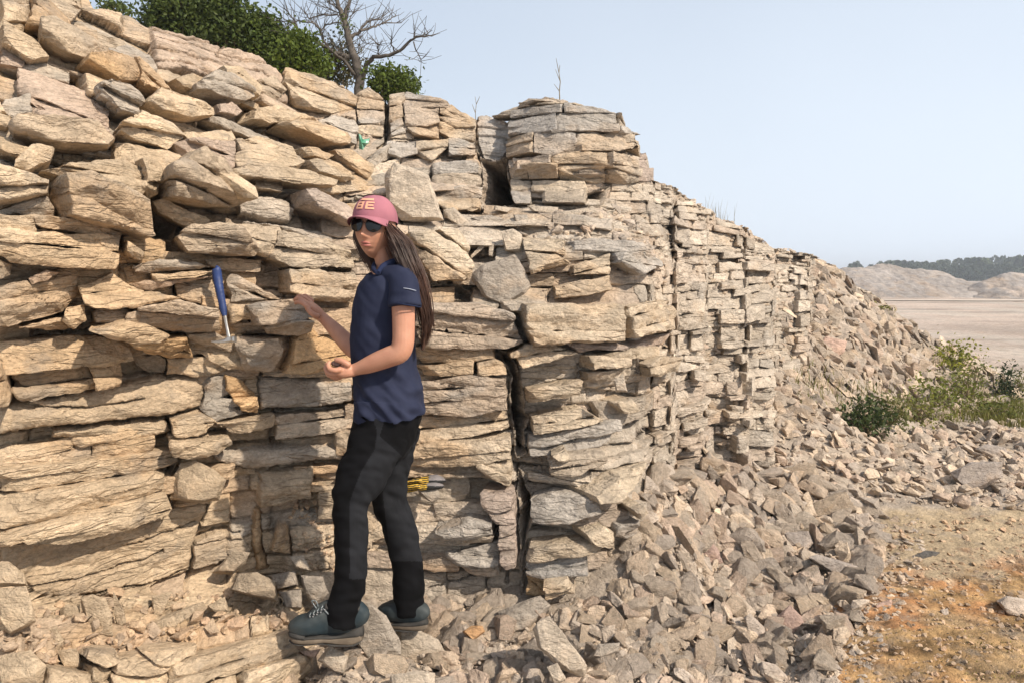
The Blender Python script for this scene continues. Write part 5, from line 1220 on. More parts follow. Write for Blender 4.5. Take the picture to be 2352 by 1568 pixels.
grass('grass_tuft',gp,.10,.26,.004,(.20,.17,.09),"thin dry grass stalks on the sloping crest",11,.3)
gr=[]
for poly,n in (('2060,925 2150,915 2360,920 2360,985 2250,975 2100,975 2050,960',3600),('2240,940 2360,930 2360,985 2260,985',1500),('1920,890 2050,900 2100,960 1980,985 1920,960',500),('1810,840 1900,850 1950,930 1840,950',350),('2130,830 2260,850 2352,900 2200,920',500)):
    s_=samples(poly,n); p,ok=cast_many(s_[:,0],s_[:,1]); gr.append(p[ok])
gr=np.concatenate(gr); grass('grass',gr[::2],.04,.17,.009,(.16,.16,.045),"patchy green grass and weeds beside the rubble bank",12,.7)
gq=samples('1990,1440 2352,1430 2360,1600 1925,1600',2600); p,ok=cast_many(gq[:,0],gq[:,1]); m=fbm(p[:,0]*6,p[:,1]*6,9,3)>.0
grass('moss',p[ok&m],.004,.014,.004,(.26,.22,.06),"thin yellow moss and dry stalks on the ochre ground",13,.9)
def gz(u,v):
    h=cast_terrain(u,v); return h
def shrub(u,v,rpx,hpx,n,leaf,base,label,seed,blobs,clump,group='shrubs by the rubble bank'):
    h=gz(u,v); return bush(u,v,h.y,rpx,hpx,n,leaf,base,label,'shrub',group,seed,blobs,clump,'shrub',ground=h.z-.02)
shrub(1985,1000,62,86,900,.045,(.05,.075,.025),"dark green shrub at the foot of the scree, leftmost of the shrubs",21,[(0,0,.5,.8,.6,.45),(-.5,0,.3,.4,.4,.3),(.4,0,.7,.3,.3,.3)],.06)
shrub(2150,930,110,66,850,.045,(.14,.165,.035),"loose yellow-green shrub in the middle of the scree foot",22,[(0,0,.4,.7,.6,.4),(-.5,0,.3,.5,.5,.3),(.4,0,.55,.5,.4,.35)],.10)
shrub(2165,845,58,48,650,.05,(.20,.22,.035),"bright yellow-green shrub highest on the right slope",23,[(0,0,.5,.8,.5,.45),(.7,0,.6,.5,.4,.35)],.09)
shrub(2308,925,26,105,700,.045,(.035,.055,.025),"narrow dark green shrub near the right edge",24,[(0,0,.5,.55,.5,.5),(0,0,.2,1.,.6,.25)],.05)
shrub(2225,925,45,95,500,.04,(.13,.14,.05),"pale sparse shrub between the yellow-green and the narrow dark one",25,[(0,0,.5,.9,.6,.5)],.08)
shrub(2040,985,50,60,700,.04,(.12,.13,.045),"low pale shrub right of the leftmost dark shrub",26,[(0,0,.5,.9,.6,.5)],.08)
shrub(2100,960,66,36,600,.038,(.15,.17,.04),"low spreading yellow-green weed between the dark shrub and the loose tall one",28,[(0,0,.5,1,.6,.5)],.09)
shrub(2275,962,70,34,650,.038,(.14,.165,.04),"low wide patch of yellow-green weed below the narrow dark shrub",29,[(0,0,.5,1,.6,.5)],.09)
shrub(2335,905,40,44,500,.038,(.16,.175,.05),"low yellow-green weed cut by the right edge of the picture",30,[(0,0,.5,1,.6,.5)],.09)
shrub(2030,728,14,24,120,.04,(.19,.20,.05),"tiny yellow-green plant high on the scree skyline",27,[(0,0,.5,.9,.6,.5)],.04,'shrubs by the rubble bank')
# far wood
tv=[];tc=[];rr=np.random.default_rng(31)
prof=[(1900,616),(1935,611),(1962,604),(1975,612),(1992,615),(2015,604),(2060,601),(2110,603),(2150,603),(2172,598),(2200,596),(2230,594),(2262,592),(2300,590),(2360,588),(2500,590),(2800,592)]
for k in range(230):
    u=rr.uniform(1900,2760); D=rr.uniform(250,330); top=np.interp(u,[a for a,b in prof],[b for a,b in prof])+rr.normal()*2.2+1.5
    if u<2010 and abs(u-1962)>14: continue
    x=xat(u,D); zt=hat(top,D); r0=rr.uniform(1.4,3.); con=rr.random()<.5; n=240
    hh=rr.random(n); rad=(1-hh if con else np.sqrt(np.clip(1-(2*hh-1)**2,0,1)))*r0+.2; a=rr.uniform(0,6.28,n)
    zb=-.5; tv.append(np.stack([x+np.cos(a)*rad*rr.uniform(.5,1,n),D+np.sin(a)*rad,zb+(zt-zb)*hh],-1)); tc.append(np.array([.042,.062,.030])*rr.uniform(.7,1.3)*rr.uniform(.7,1.3,(n,1))*1.15*(np.array([1,1,1.]) if con else np.array([1.25,1.15,.9])))
# undergrowth so that no sky shows under the crowns
n=9000; u=rr.uniform(1990,2800,n); D=rr.uniform(240,260,n); tv.append(np.stack([xat(u,D),D,rr.uniform(-.5,5.2,n)],-1)); tc.append(np.array([.035,.05,.028])*rr.uniform(.7,1.4,(n,1)))
tv=np.concatenate(tv);tc=np.concatenate(tc); v_,f_,c_=leaves(tv,None,np.full(len(tv),1.15),tc,33,.9)
o=link('distant_wood',npmesh('distant_wood',v_,f_,False,c_),M_LEAF); tag(o,"dark band of conifers and broadleaf trees on the far horizon",'wood',kind='stuff')
# ------------------------------------------------------------------ person
PD=2.85
def cr(pts,n):
    pts=[np.array(p,float) for p in pts]; m=len(pts); out=[]
    for i in range(m-1):
        p0=pts[max(i-1,0)];p1=pts[i];p2=pts[i+1];p3=pts[min(i+2,m-1)]
        for k in range(n):
            t=k/n; out.append(.5*((2*p1)+(-p0+p2)*t+(2*p0-5*p1+4*p2-p3)*t*t+(-p0+3*p1-3*p2+p3)*t**3))
    out.append(pts[-1]); return out
def loft(bm,rows,sub=5,seg=20,power=2.0,ref=(0,1,0)):
    """rows: (u,v,D,a_px,b_m): centre pixel, depth, half width in picture pixels, half width in depth"""
    R=cr(rows,sub); C=[P(r[0],r[1],r[2]) for r in R]; n=len(C); rings=[]; ref=Vector(ref)
    for i in range(n):
        t=(C[min(i+1,n-1)]-C[max(i-1,0)]).normalized(); e2=(ref-t*ref.dot(t)).normalized(); e1=t.cross(e2).normalized()
        a=max(R[i][3],.5)*R[i][2]/F; b=max(R[i][4],.001); ring=[]
        for k in range(seg):
            th=2*math.pi*k/seg; c,s=math.cos(th),math.sin(th)
            c=math.copysign(abs(c)**(2/power),c); s=math.copysign(abs(s)**(2/power),s)
            ring.append(bm.verts.new(C[i]+e1*a*c+e2*b*s))
        rings.append(ring)
    for i in range(n-1):
        for k in range(seg):
            bm.faces.new((rings[i][k],rings[i][(k+1)%seg],rings[i+1][(k+1)%seg],rings[i+1][k]))
    bm.faces.new(rings[0][::-1]); bm.faces.new(rings[-1])
def loftw(bm,pts,rad,seg=10,sub=3):
    R=cr([(*p,r) for p,r in zip(pts,rad)],sub); C=[Vector(r[:3]) for r in R]; n=len(C); rings=[]
    ref=Vector((.2,.3,1.)) 
    t0=(C[-1]-C[0]).normalized()
    if abs(t0.dot(ref.normalized()))>.8: ref=Vector((.2,1,.1))
    for i in range(n):
        t=(C[min(i+1,n-1)]-C[max(i-1,0)]).normalized(); e2=(ref-t*ref.dot(t)).normalized(); e1=t.cross(e2).normalized(); r=R[i][3]
        if i in(0,n-1): r*=.55
        rings.append([bm.verts.new(C[i]+(e1*math.cos(2*math.pi*k/seg)+e2*math.sin(2*math.pi*k/seg))*r) for k in range(seg)])
    for i in range(n-1):
        for k in range(seg): bm.faces.new((rings[i][k],rings[i][(k+1)%seg],rings[i+1][(k+1)%seg],rings[i+1][k]))
    bm.faces.new(rings[0][::-1]); bm.faces.new(rings[-1])
def remesh(bm,vox,smooth_it=3,fac=.5):
    bmesh.ops.recalc_face_normals(bm,faces=bm.faces)
    me=bpy.data.meshes.new('tmp'); bm.to_mesh(me); bm.free(); o=bpy.data.objects.new('tmp',me); COL.objects.link(o)
    m=o.modifiers.new('r','REMESH'); m.mode='VOXEL'; m.voxel_size=vox; m.adaptivity=0
    if smooth_it: s=o.modifiers.new('s','SMOOTH'); s.iterations=smooth_it; s.factor=fac
    dg=bpy.context.evaluated_depsgraph_get(); out=bpy.data.meshes.new_from_object(o.evaluated_get(dg)); bpy.data.objects.remove(o); bpy.data.meshes.remove(me)
    for p in out.polygons: p.use_smooth=True
    return out
def getco(me): a=np.empty(len(me.vertices)*3,np.float32); me.vertices.foreach_get('co',a); return a.reshape(-1,3)
def getno(me): a=np.empty(len(me.vertices)*3,np.float32); me.vertices.foreach_get('normal',a); return a.reshape(-1,3)
def setco(me,a): me.vertices.foreach_set('co',a.astype(np.float32).ravel()); me.update()
def noise3(a,s,seed): return np.array([mnoise.noise(Vector((p[0]*s[0]+seed,p[1]*s[1],p[2]*s[2]))) for p in a])
def skin_mat():
    m=mat_var('skin',(.50,.255,.165),(.43,.205,.13),22,.5,.35,.15,400,.001); b=m.node_tree.nodes['Principled BSDF']; setin(b,'Subsurface Weight',.12); setin(b,'Subsurface Scale',.01); b.inputs['Subsurface Radius'].default_value=(1,.35,.2); return m
M_SKIN=skin_mat()
def cloth(name,c1,c2,rough=.85,bs=900):
    return mat_var(name,c1,c2,14,rough,.12,.25,bs,.0006,4)
M_NAVY=cloth('navy_cotton',(.018,.022,.045),(.025,.030,.057)); M_BLK=cloth('black_fabric',(.003,.003,.0035),(.005,.005,.006),.9); M_GRY=cloth('charcoal_fabric',(.012,.0125,.0145),(.018,.019,.022),.9)
proot=empty('person',tuple(P(840,1470,PD)),"woman in navy shirt, dark trousers and pink cap resting a hand on the quarry face",'person')
# --- body, one continuous surface
bm=bmesh.new()
loft(bm,[(885,975,2.88,52,.10),(885,900,2.88,55,.115),(880,820,2.88,55,.11),(880,740,2.88,60,.13),(885,670,2.88,55,.14),(888,635,2.88,46,.13),(886,612,2.87,26,.06),(880,590,2.86,20,.046),(872,565,2.85,21,.048),(866,545,2.84,22,.05)])
loft(bm,[(900,640,2.80,26,.05),(922,650,2.74,30,.05),(926,700,2.71,27,.042),(927,750,2.70,26,.041),(926,785,2.69,25.5,.04),(918,808,2.685,25,.039),(896,818,2.69,24,.037),(870,828,2.70,22.5,.035),(845,838,2.71,19.5,.031),(825,845,2.72,15.5,.026),(812,849,2.725,14,.025)],power=2)
loft(bm,[(880,650,2.97,26,.05),(868,680,3.02,27,.045),(856,750,3.03,24,.04),(845,800,3.02,22,.037),(822,806,3.02,22,.035),(800,790,3.03,21,.033),(770,758,3.06,17,.027),(748,736,3.08,13,.022),(738,727,3.09,12.5,.021)])
loft(bm,[(872,985,2.82,45,.06),(840,1060,2.78,42,.06),(820,1130,2.76,36,.055),(806,1190,2.74,30,.05),(804,1270,2.73,27,.046),(797,1370,2.72,22,.037),(785,1420,2.72,20,.033)],seg=14)
loft(bm,[(900,985,2.94,42,.06),(900,1060,2.96,40,.065),(897,1140,2.98,33,.055),(920,1220,2.99,28,.048),(932,1300,3.0,25,.043),(938,1400,3.0,20,.034)],seg=14)
# head
hc=P(862,524,2.845); hf=Vector((-.24,-.96,.02)).normalized(); hu0=Vector((.05,0,1)); hx=hf.cross(hu0).normalized()*-1; hx=Vector((hx.x,hx.y,hx.z)); 
if hx.x<0: hx=-hx
hu=hx.cross(hf).normalized()
if hu.z<0: hu=-hu
HS=1.0
def HL(x,y,z): return hc+(hx*x+hf*y+hu*z)*HS     # head space: x to the picture's right, y out of the face, z up
NLAT,NLON=64,88; grid=[]
def g(x,s): return math.exp(-(x/s)**2)
for i in range(NLAT+1):
    th=math.pi*i/NLAT; row=[]
    for j in range(NLON):
        ph=2*math.pi*j/NLON; d=Vector((math.sin(th)*math.sin(ph),math.sin(th)*math.cos(ph),math.cos(th)))
        x=d.x*.073; y=d.y*(.092 if d.y>0 else .098); z=d.z*(.112 if d.z>0 else .116)
        t=max(0,-d.z)
        x*=1-.34*t**1.4; 
        if y<0: y*=1-.5*t
        else: y*=1+.04*t; 
        if d.y>0:
            fr=d.y
            y+=fr*(.029*g(x,.0100)*g(z+.034,.012)+.017*g(x,.008)*g(z+.012,.020)+.006*g(abs(x)-.011,.006)*g(z+.038,.007)
                 -.010*g(abs(x)-.031,.016)*g(z-.012,.012)+.006*g(x,.05)*g(z-.035,.012)
                 +.008*g(x,.020)*g(z+.060,.006)+.0085*g(x,.018)*g(z+.071,.006)-.005*g(x,.024)*g(z+.0655,.0028)-.004*g(x,.02)*g(z+.081,.005)+.009*g(x,.02)*g(z+.098,.012)
                 +.004*g(abs(x)-.042,.018)*g(z+.03,.02))
        row.append(bm.verts.new(HL(x,y,z)))
        if i in(0,NLAT): break
    grid.append(row)
for i in range(NLAT):
    for j in range(NLON):
        a=grid[i];b=grid[i+1];j2=(j+1)%NLON
        if i==0: bm.faces.new((a[0],b[j],b[j2]))
        elif i==NLAT-1: bm.faces.new((a[j],b[0],a[j2]))
        else: bm.faces.new((a[j],b[j],b[j2],a[j2]))
# far hand on the rock: palm, four fingers reaching over the edge, thumb
loft(bm,[(740,729,3.09,12,.020),(728,719,3.09,14,.030),(715,707,3.09,13,.036),(708,700,3.09,10,.034)],seg=14,power=2.5)
hand1=[[(714,708,3.045,7.0),(702,699,3.04,6.0),(690,691,3.045,5.6),(681,690,3.05,5.0),(678,694,3.055,4.2)],
[(713,702,3.068,7.0),(700,692,3.06,6.0),(688,685,3.065,5.6),(679,686,3.07,5.0),(676,691,3.075,4.2)],
[(715,698,3.092,6.8),(703,688,3.09,5.8),(692,683,3.09,5.4),(684,684,3.095,4.8),(681,688,3.10,4.0)],
[(720,696,3.114,6.2),(710,688,3.115,5.2),(701,684,3.115,4.8),(694,686,3.12,4.2)],
[(732,728,3.055,8.0),(722,724,3.035,7.0),(712,716,3.03,6.0),(705,708,3.032,5.0)]]
for k_,dv_ in ((0,4),(1,1),(2,-3),(3,-6)): hand1[k_]=[(a,b+dv_*(.4+.2*i_),c,r_*.92) for i_,(a,b,c,r_) in enumerate(hand1[k_])]
for f_ in hand1: loftw(bm,[tuple(P(a,b,c)) for a,b,c,r_ in f_],[r_*c/F for a,b,c,r_ in f_])
# near hand closed round a stone
loft(bm,[(814,849,2.725,14,.025),(803,851,2.725,15.5,.034),(790,852,2.725,16,.038),(780,853,2.725,13,.036)],seg=14,power=2.5)
hand2=[[(786,846,2.695,7.5),(771,850,2.685,6.6),(757,846,2.69,6.2),(754,835,2.70,5.4),(760,829,2.705,4.6)],
[(784,852,2.712,7.5),(768,858,2.71,6.6),(752,853,2.712,6.2),(748,841,2.718,5.4),(754,833,2.722,4.6)],
[(785,858,2.735,7.3),(769,864,2.735,6.4),(754,859,2.735,6.0),(750,847,2.738,5.2),(756,839,2.74,4.4)],
[(788,862,2.756,6.6),(774,868,2.758,5.8),(761,864,2.758,5.4),(756,854,2.76,4.6)],
[(804,840,2.70,8.5),(792,832,2.695,7.2),(780,827,2.70,6.4),(769,825,2.71,5.2)]]
for f_ in hand2: loftw(bm,[tuple(P(a,b,c)) for a,b,c,r_ in f_],[r_*c/F for a,b,c,r_ in f_])
me=remesh(bm,.0030,2,.45); body=link('body',me,M_SKIN,proot)
# lips
M_LIP=mat_var('lips',(.42,.15,.12),(.40,.14,.11),30,.45,.4,0)
bm=bmesh.new()
for zc_,h_,yy_ in ((-.0612,.0036,.0885),(-.0698,.0044,.0845)):
    n=13; rings=[]
    for i in range(n):
        s=-1+2*i/(n-1); x=s*.021; hh=h_*math.sqrt(max(0,1-s*s))+.0003; yb=yy_-1.35*x*x*12.
        rings.append([bm.verts.new(HL(x,yb+.0030*math.cos(a)*max(.2,1-s*s),zc_+(.0018*(1-abs(s)) if zc_>-.065 else 0)+hh*math.sin(a))) for a in [2*math.pi*k/8 for k in range(8)]])
    for i in range(n-1):
        for k in range(8): bm.faces.new((rings[i][k],rings[i][(k+1)%8],rings[i+1][(k+1)%8],rings[i+1][k]))
bmesh.ops.recalc_face_normals(bm,faces=bm.faces); lm=bpy.data.meshes.new('lips'); bm.to_mesh(lm); bm.free()
for p in lm.polygons:p.use_smooth=True
link('lips',lm,M_LIP,proot)
# --- shirt
bm=bmesh.new()
def LR(v,l,r,D,b): return ((l+r)/2,v,D,(r-l)/2,b)
loft(bm,[LR(952,817,979,2.88,.165),LR(930,814,975,2.88,.165),LR(890,813,966,2.88,.158),LR(850,811,957,2.88,.148),LR(800,809,951,2.88,.152),LR(740,810,951,2.88,.165),LR(690,819,954,2.88,.172),LR(655,836,953,2.88,.168),LR(630,853,944,2.88,.145),LR(614,866,928,2.875,.095),LR(604,871,915,2.87,.062)],sub=6,seg=40,power=2.3)
loft(bm,[(902,630,2.79,22,.06),(922,638,2.745,30,.06),(930,662,2.72,35,.06),(931,688,2.71,37,.060),(931,704,2.705,38.5,.061)],sub=5,seg=24)
loft(bm,[(886,634,2.95,22,.06),(872,660,3.02,32,.055),(866,700,3.03,36,.055),(864,724,3.03,37,.056)],sub=5,seg=20)
me=remesh(bm,.0042,5,.5); co=getco(me).astype(float);no=getno(me).astype(float)
u_,v__=proj(co[:,0],co[:,1],co[:,2])
lw=np.clip((v__-800)/120,0,1); 
w1=noise3(co,(14,10,5),2.);q=np.stack([co[:,0]*.7+co[:,2]*.7,co[:,1],co[:,2]*.7-co[:,0]*.7],1); w2=noise3(q,(34,8,9),7.); w3=noise3(co,(8,8,26),4.)
d=.006*w1+ .012*w2*(.35+lw*1.1)+.006*w3*(.3+lw)
# drag folds from the near armpit and around the sleeve
w4=noise3(co,(10,10,40),9.); d+=.004*w4*np.exp(-((u_-925)/50)**2-((v__-690)/45)**2)
d+=np.where(v__>925,.003,0)
co+=no*d[:,None]; co[:,2]+=np.where(v__>925,(.010*np.sin(co[:,0]*22+1)),0)
setco(me,co)
# cut open at hem, cuffs and neck so the cloth has real edges
bm=bmesh.new(); bm.from_mesh(me); bm.verts.ensure_lookup_table()
kill=[]
for f in bm.faces:
    c=f.calc_center_median(); uu,vv2=proj(np.array(c.x),np.array(c.y),np.array(c.z)); uu=float(uu);vv2=float(vv2)
    if abs(f.normal.z)>.55 and f.normal.z<0 and vv2>938: kill.append(f)
bmesh.ops.delete(bm,geom=kill,context='FACES'); bm.to_mesh(me); bm.free()
for p in me.polygons:p.use_smooth=True
shirt=link('shirt',me,M_NAVY,proot)
# collar, sleeve band and seams
def strap(name,pts,rad,mat,parent,label=None,seg=6,sub=4):
    bm=bmesh.new(); loftw(bm,pts,[rad]*len(pts) if not isinstance(rad,list) else rad,seg,sub); bmesh.ops.recalc_face_normals(bm,faces=bm.faces); m=bpy.data.meshes.new(name); bm.to_mesh(m); bm.free()
    for p in m.polygons:p.use_smooth=True
    o=link(name,m,mat,parent); 
    if label:o['label']=label
    return o
M_SEAM=cloth('navy_seam',(.016,.022,.055),(.02,.028,.065)); M_TRIM=mat_var('pale_print',(.35,.38,.45),(.3,.33,.4),20,.7,.2,0)
bm=bmesh.new(); loft(bm,[(868,628,2.72,5,.012),(880,612,2.755,7,.010),(905,601,2.80,8,.012),(922,603,2.87,8,.012)],seg=8); loft(bm,[(868,628,2.72,5,.012),(858,618,2.80,6,.010),(866,604,2.90,7,.012),(895,598,2.95,8,.012),(922,603,2.88,8,.012)],seg=8)
me=remesh(bm,.003,2,.5); link('collar',me,M_SEAM,proot)
strap('sleeve_seam',[tuple(P(894,697,2.70)),tuple(P(912,697,2.652)),tuple(P(932,700,2.640)),tuple(P(952,703,2.655)),tuple(P(968,706,2.70))],.0022,M_SEAM,proot)
strap('sleeve_print',[tuple(P(926,662,2.652)),tuple(P(940,664,2.652)),tuple(P(956,668,2.664))],.0016,M_TRIM,proot)
# --- trousers
def leg_mat(c,L):
    return 0
bm=bmesh.new()
loft(bm,[(892,925,2.88,70,.15),(890,950,2.88,78,.155),(882,985,2.88,74,.155),(872,1020,2.87,72,.14),(868,1045,2.87,60,.11)],sub=5,seg=32,power=2.2)
NL=[(880,985,2.81,66,.085),(863,1020,2.80,66,.088),(851,1045,2.79,61,.088),(826,1099,2.77,58,.082),(806,1151,2.75,43,.072),(805,1200,2.74,40.5,.068),(806,1257,2.735,39.5,.065),(805,1324,2.73,38.5,.062),(797,1369,2.725,39,.062),(789,1400,2.72,42,.066),(786,1428,2.72,40,.066)]
FL=[(905,985,2.95,60,.08),(905,1040,2.96,46,.078),(893,1099,2.975,44,.075),(897,1151,2.98,42,.07),(916,1200,2.985,40,.066),(929,1257,2.99,37,.062),(935,1290,2.995,37.5,.062),(938,1340,3.0,39,.062),(940,1395,3.0,35,.058),(941,1408,3.0,34,.056)]
loft(bm,NL,sub=6,seg=28); loft(bm,FL,sub=6,seg=28)
me=remesh(bm,.0042,4,.5); co=getco(me).astype(float);no=getno(me).astype(float); u_,v__=proj(co[:,0],co[:,1],co[:,2])
kn=np.exp(-((v__-1150)/55)**2); an=np.exp(-((v__-1385)/38)**2); hp=np.exp(-((v__-1040)/40)**2)
d=.006*noise3(co,(9,9,9),3.)+.005*noise3(co+co[:,[2,0,1]]*.8,(16,16,30),17.)+.007*kn*noise3(co+co[:,[2,0,1]]*.5,(9,9,26),5.)+.009*an*noise3(co,(7,7,34),8.)+.008*hp*noise3(co+co[:,[2,0,1]]*.6,(6,6,34),11.)+.003*noise3(co+co[:,[1,2,0]]*.6,(9,9,14),14.)
setco(me,co+no*d[:,None])
for m_ in (M_BLK,M_GRY): me.materials.append(m_)
ctr=np.array([p.center[:] for p in me.polygons]); pu,pv=proj(ctr[:,0],ctr[:,1],ctr[:,2]); near=ctr[:,1]<2.88
pn=np.array([p.normal[:] for p in me.polygons])
seam=np.interp(pv,[930,985,1030,1080,1151,1300,1340],[845,865,862,830,803,803,803])
hipblk=inpoly(pu,pv,np.array([(893,935),(985,935),(955,1010),(925,1048),(872,1000)]))
grey=((pu>seam)&(pv<1329)&(near|(pv<1000)))|((~near)&(pv>=1000)&(pv<1288)&(pu>np.interp(pv,[1000,1140,1288],[880,880,897])))
grey&=~hipblk
me.polygons.foreach_set('material_index',grey.astype(np.int32))
tr=link('trousers',me,None,proot)
# --- boots
M_BOOT=mat_var('teal_nubuck',(.016,.028,.035),(.050,.058,.058),9,.65,.3,.3,300,.001); M_SOLE=mat_var('boot_sole',(.12,.095,.07),(.17,.135,.10),30,.8,.2,.3,150,.002); M_LACE=mat_var('laces',(.30,.33,.34),(.05,.07,.08),120,.7,.2,0); M_MET=mat_new('eyelet',(.5,.5,.5),.3,.5,1)
def boot(up,sole,label):
    bm=bmesh.new(); loft(bm,up,sub=5,seg=22,power=2.4)
    me=remesh(bm,.003,3,.5); co=getco(me).astype(float); co+=getno(me)*(.002*noise3(co,(40,40,40),3))[:,None]; setco(me,co)
    b=link('boot',me,M_BOOT,proot); b['label']=label
    bm=bmesh.new(); loft(bm,sole,sub=4,seg=18,power=4); bmesh.ops.recalc_face_normals(bm,faces=bm.faces); me=bpy.data.meshes.new('sole'); bm.to_mesh(me); bm.free()
    for p in me.polygons:p.use_smooth=True
    s=link("sole",me,M_SOLE); s.parent=b; s.matrix_parent_inverse=Matrix.Identity(4)
    return b
b1=boot([(668,1441,2.71,9,.022),(674,1438,2.71,16,.036),(690,1434,2.71,22,.047),(712,1431,2.71,26,.050),(735,1422,2.715,36,.046),(758,1416,2.72,42,.041),(782,1413,2.72,45,.038),(806,1415,2.72,44,.037),(822,1421,2.72,37,.034),(831,1432,2.72,18,.022)],
 [(670,1453,2.71,6,.026),(684,1459,2.71,8,.043),(712,1461,2.71,8,.047),(745,1459,2.715,7,.044),(762,1460,2.72,8,.041),(784,1461,2.72,11,.040),(812,1461,2.72,12,.038),(831,1455,2.72,10,.028)],"front boot, seen side-on")
b2=boot([(872,1405,3.06,9,.022),(880,1402,3.05,16,.036),(896,1401,3.03,22,.045),(918,1400,3.01,26,.045),(940,1402,3.0,28,.042),(960,1405,2.99,27,.040),(973,1409,2.98,22,.034),(980,1414,2.98,12,.022)],
 [(876,1420,3.05,7,.026),(892,1426,3.03,8,.040),(920,1429,3.01,8,.042),(950,1432,2.99,9,.039),(972,1432,2.98,9,.036),(980,1428,2.98,8,.026)],"rear boot, partly behind a rock")
M_RAND=mat_var('rubber_rand',(.035,.034,.032),(.06,.055,.05),30,.8,.2,.2,200,.001)
def panel(rows,parent,nm='rand',mat=None):
    bm=bmesh.new(); loft(bm,rows,sub=5,seg=20,power=2.4); bmesh.ops.recalc_face_normals(bm,faces=bm.faces); m=bpy.data.meshes.new(nm); bm.to_mesh(m); bm.free()
    for p in m.polygons:p.use_smooth=True
    o=link(nm,m,mat or M_RAND); o.parent=parent; o.matrix_parent_inverse=Matrix.Identity(4)
panel([(666,1448,2.71,5,.022),(672,1448,2.71,9,.038),(690,1449,2.71,10,.0495),(706,1452,2.71,6,.0505)],b1)
panel([(700,1454,2.71,3,.0505),(735,1452,2.715,4,.0480),(770,1453,2.72,5,.0425),(800,1450,2.72,9,.0395),(822,1446,2.72,13,.0365),(833,1444,2.72,14,.024)],b1)
panel([(748,1388,2.715,7,.034),(775,1385,2.72,7,.042),(805,1386,2.72,7,.041),(828,1392,2.72,7,.030)],b1,'ankle_collar')
panel([(668,1464,2.71,3,.024),(690,1469,2.71,3,.044),(735,1466,2.715,3,.044),(752,1467,2.72,2,.040),(772,1471,2.72,3.5,.041),(815,1471,2.72,3.5,.038),(832,1464,2.72,3,.026)],b1,'outsole')
panel([(890,1424,3.03,4,.042),(920,1424,3.01,4,.044),(950,1425,2.99,5,.042),(974,1423,2.98,10,.036),(982,1421,2.98,9,.022)],b2)
panel([(892,1432,3.03,2.5,.041),(920,1437,3.01,3,.043),(950,1440,2.99,3,.040),(980,1436,2.98,3,.026)],b2,'outsole')
def child(o,par): o.parent=par; o.matrix_parent_inverse=Matrix.Identity(4); return o
for k,(u0,v0) in enumerate(((712,1407),(721,1402),(730,1397),(739,1391))):
    for du_ in (0,7):
        bm=bmesh.new(); q=P(u0+du_,v0+8,2.671+.001*k); bmesh.ops.create_uvsphere(bm,u_segments=8,v_segments=6,radius=.0032,matrix=Matrix.Translation(q)); m=bpy.data.meshes.new('eyelet'); bm.to_mesh(m); bm.free(); child(link('eyelet',m,M_MET),b1)
    o=strap('lace',[tuple(P(u0-2,v0+6,2.671)),tuple(P(u0+2,v0,2.685)),tuple(P(u0+1,v0-3,2.715)),tuple(P(u0+6,v0-2,2.745))],.0022,M_LACE,None); child(o,b1)
o=strap('lace',[tuple(P(727,1396,2.69)),tuple(P(720,1386,2.69)),tuple(P(716,1378,2.70)),tuple(P(726,1380,2.70)),tuple(P(731,1392,2.69))],.002,M_LACE,None); child(o,b1)
o=strap('collar_trim',[tuple(P(742,1396,2.685)),tuple(P(758,1412,2.676)),tuple(P(778,1424,2.675)),tuple(P(800,1422,2.678)),tuple(P(820,1404,2.688))],.0028,mat_var('grey_trim',(.2,.22,.23),(.15,.17,.18),30,.7,.2,0),None); child(o,b1)
# --- cap
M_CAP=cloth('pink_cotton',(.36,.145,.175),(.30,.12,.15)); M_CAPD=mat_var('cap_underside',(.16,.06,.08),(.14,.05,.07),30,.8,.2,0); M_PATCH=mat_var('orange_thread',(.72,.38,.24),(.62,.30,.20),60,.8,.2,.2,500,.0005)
bm=bmesh.new(); n1,n2=18,48; rings=[]
for i in range(n1+1):
    th=(math.pi*.5+.10)*i/n1; ring=[]
    for j in range(n2):
        ph=2*math.pi*j/n2; s=math.sin(th); c=math.cos(th); cr_=.0
        rx=.0815;ry=.102 if math.cos(ph)>0 else .104; rz=.088
        seam=.0012*abs(math.cos(3*ph))*s
        x=rx*math.copysign(abs(s)**.88,s)*math.sin(ph); y=ry*math.copysign(abs(s)**.88,s)*math.cos(ph)+.002; z=.034+rz*c*(1.0)+.004*math.sin(5*ph+1)*s*c
        z-= .012*s*(1 if math.cos(ph)<0 else 0)*abs(math.cos(ph))
        ring.append(bm.verts.new(HL(x*(1+seam*4),y*(1+seam*4),z)))
        if i==0: break
    rings.append(ring)
for i in range(n1):
    for j in range(n2):
        if i==0: bm.faces.new((rings[0][0],rings[1][j],rings[1][(j+1)%n2]))
        else: bm.faces.new((rings[i][j],rings[i+1][j],rings[i+1][(j+1)%n2],rings[i][(j+1)%n2]))
bmesh.ops.recalc_face_normals(bm,faces=bm.faces); m=bpy.data.meshes.new('crown'); bm.to_mesh(m); bm.free()
for p in m.polygons:p.use_smooth=True
cap=link('cap',m,M_CAP,proot)
bm=bmesh.new(); nr_,nc_=9,30; top=[];bot=[]
for i in range(nr_):
    t=i/(nr_-1); rt_=[];rb2=[]
    for j in range(nc_):
        a=(-1+2*j/(nc_-1))*1.15; x0=.080*math.sin(a); y0=.099*math.cos(a)+.002
        ext=.062*max(0,math.cos(a*1.18))**.75*t
        x=x0*(1+.10*t*math.cos(a)); y=y0+ext; z=.036-.008*t-.30*(x0**2)/.08*(.35+t)*1.0
        rt_.append(bm.verts.new(HL(x,y,z+.0018))); rb2.append(bm.verts.new(HL(x,y,z-.0018)))
    top.append(rt_);bot.append(rb2)
fb=[]
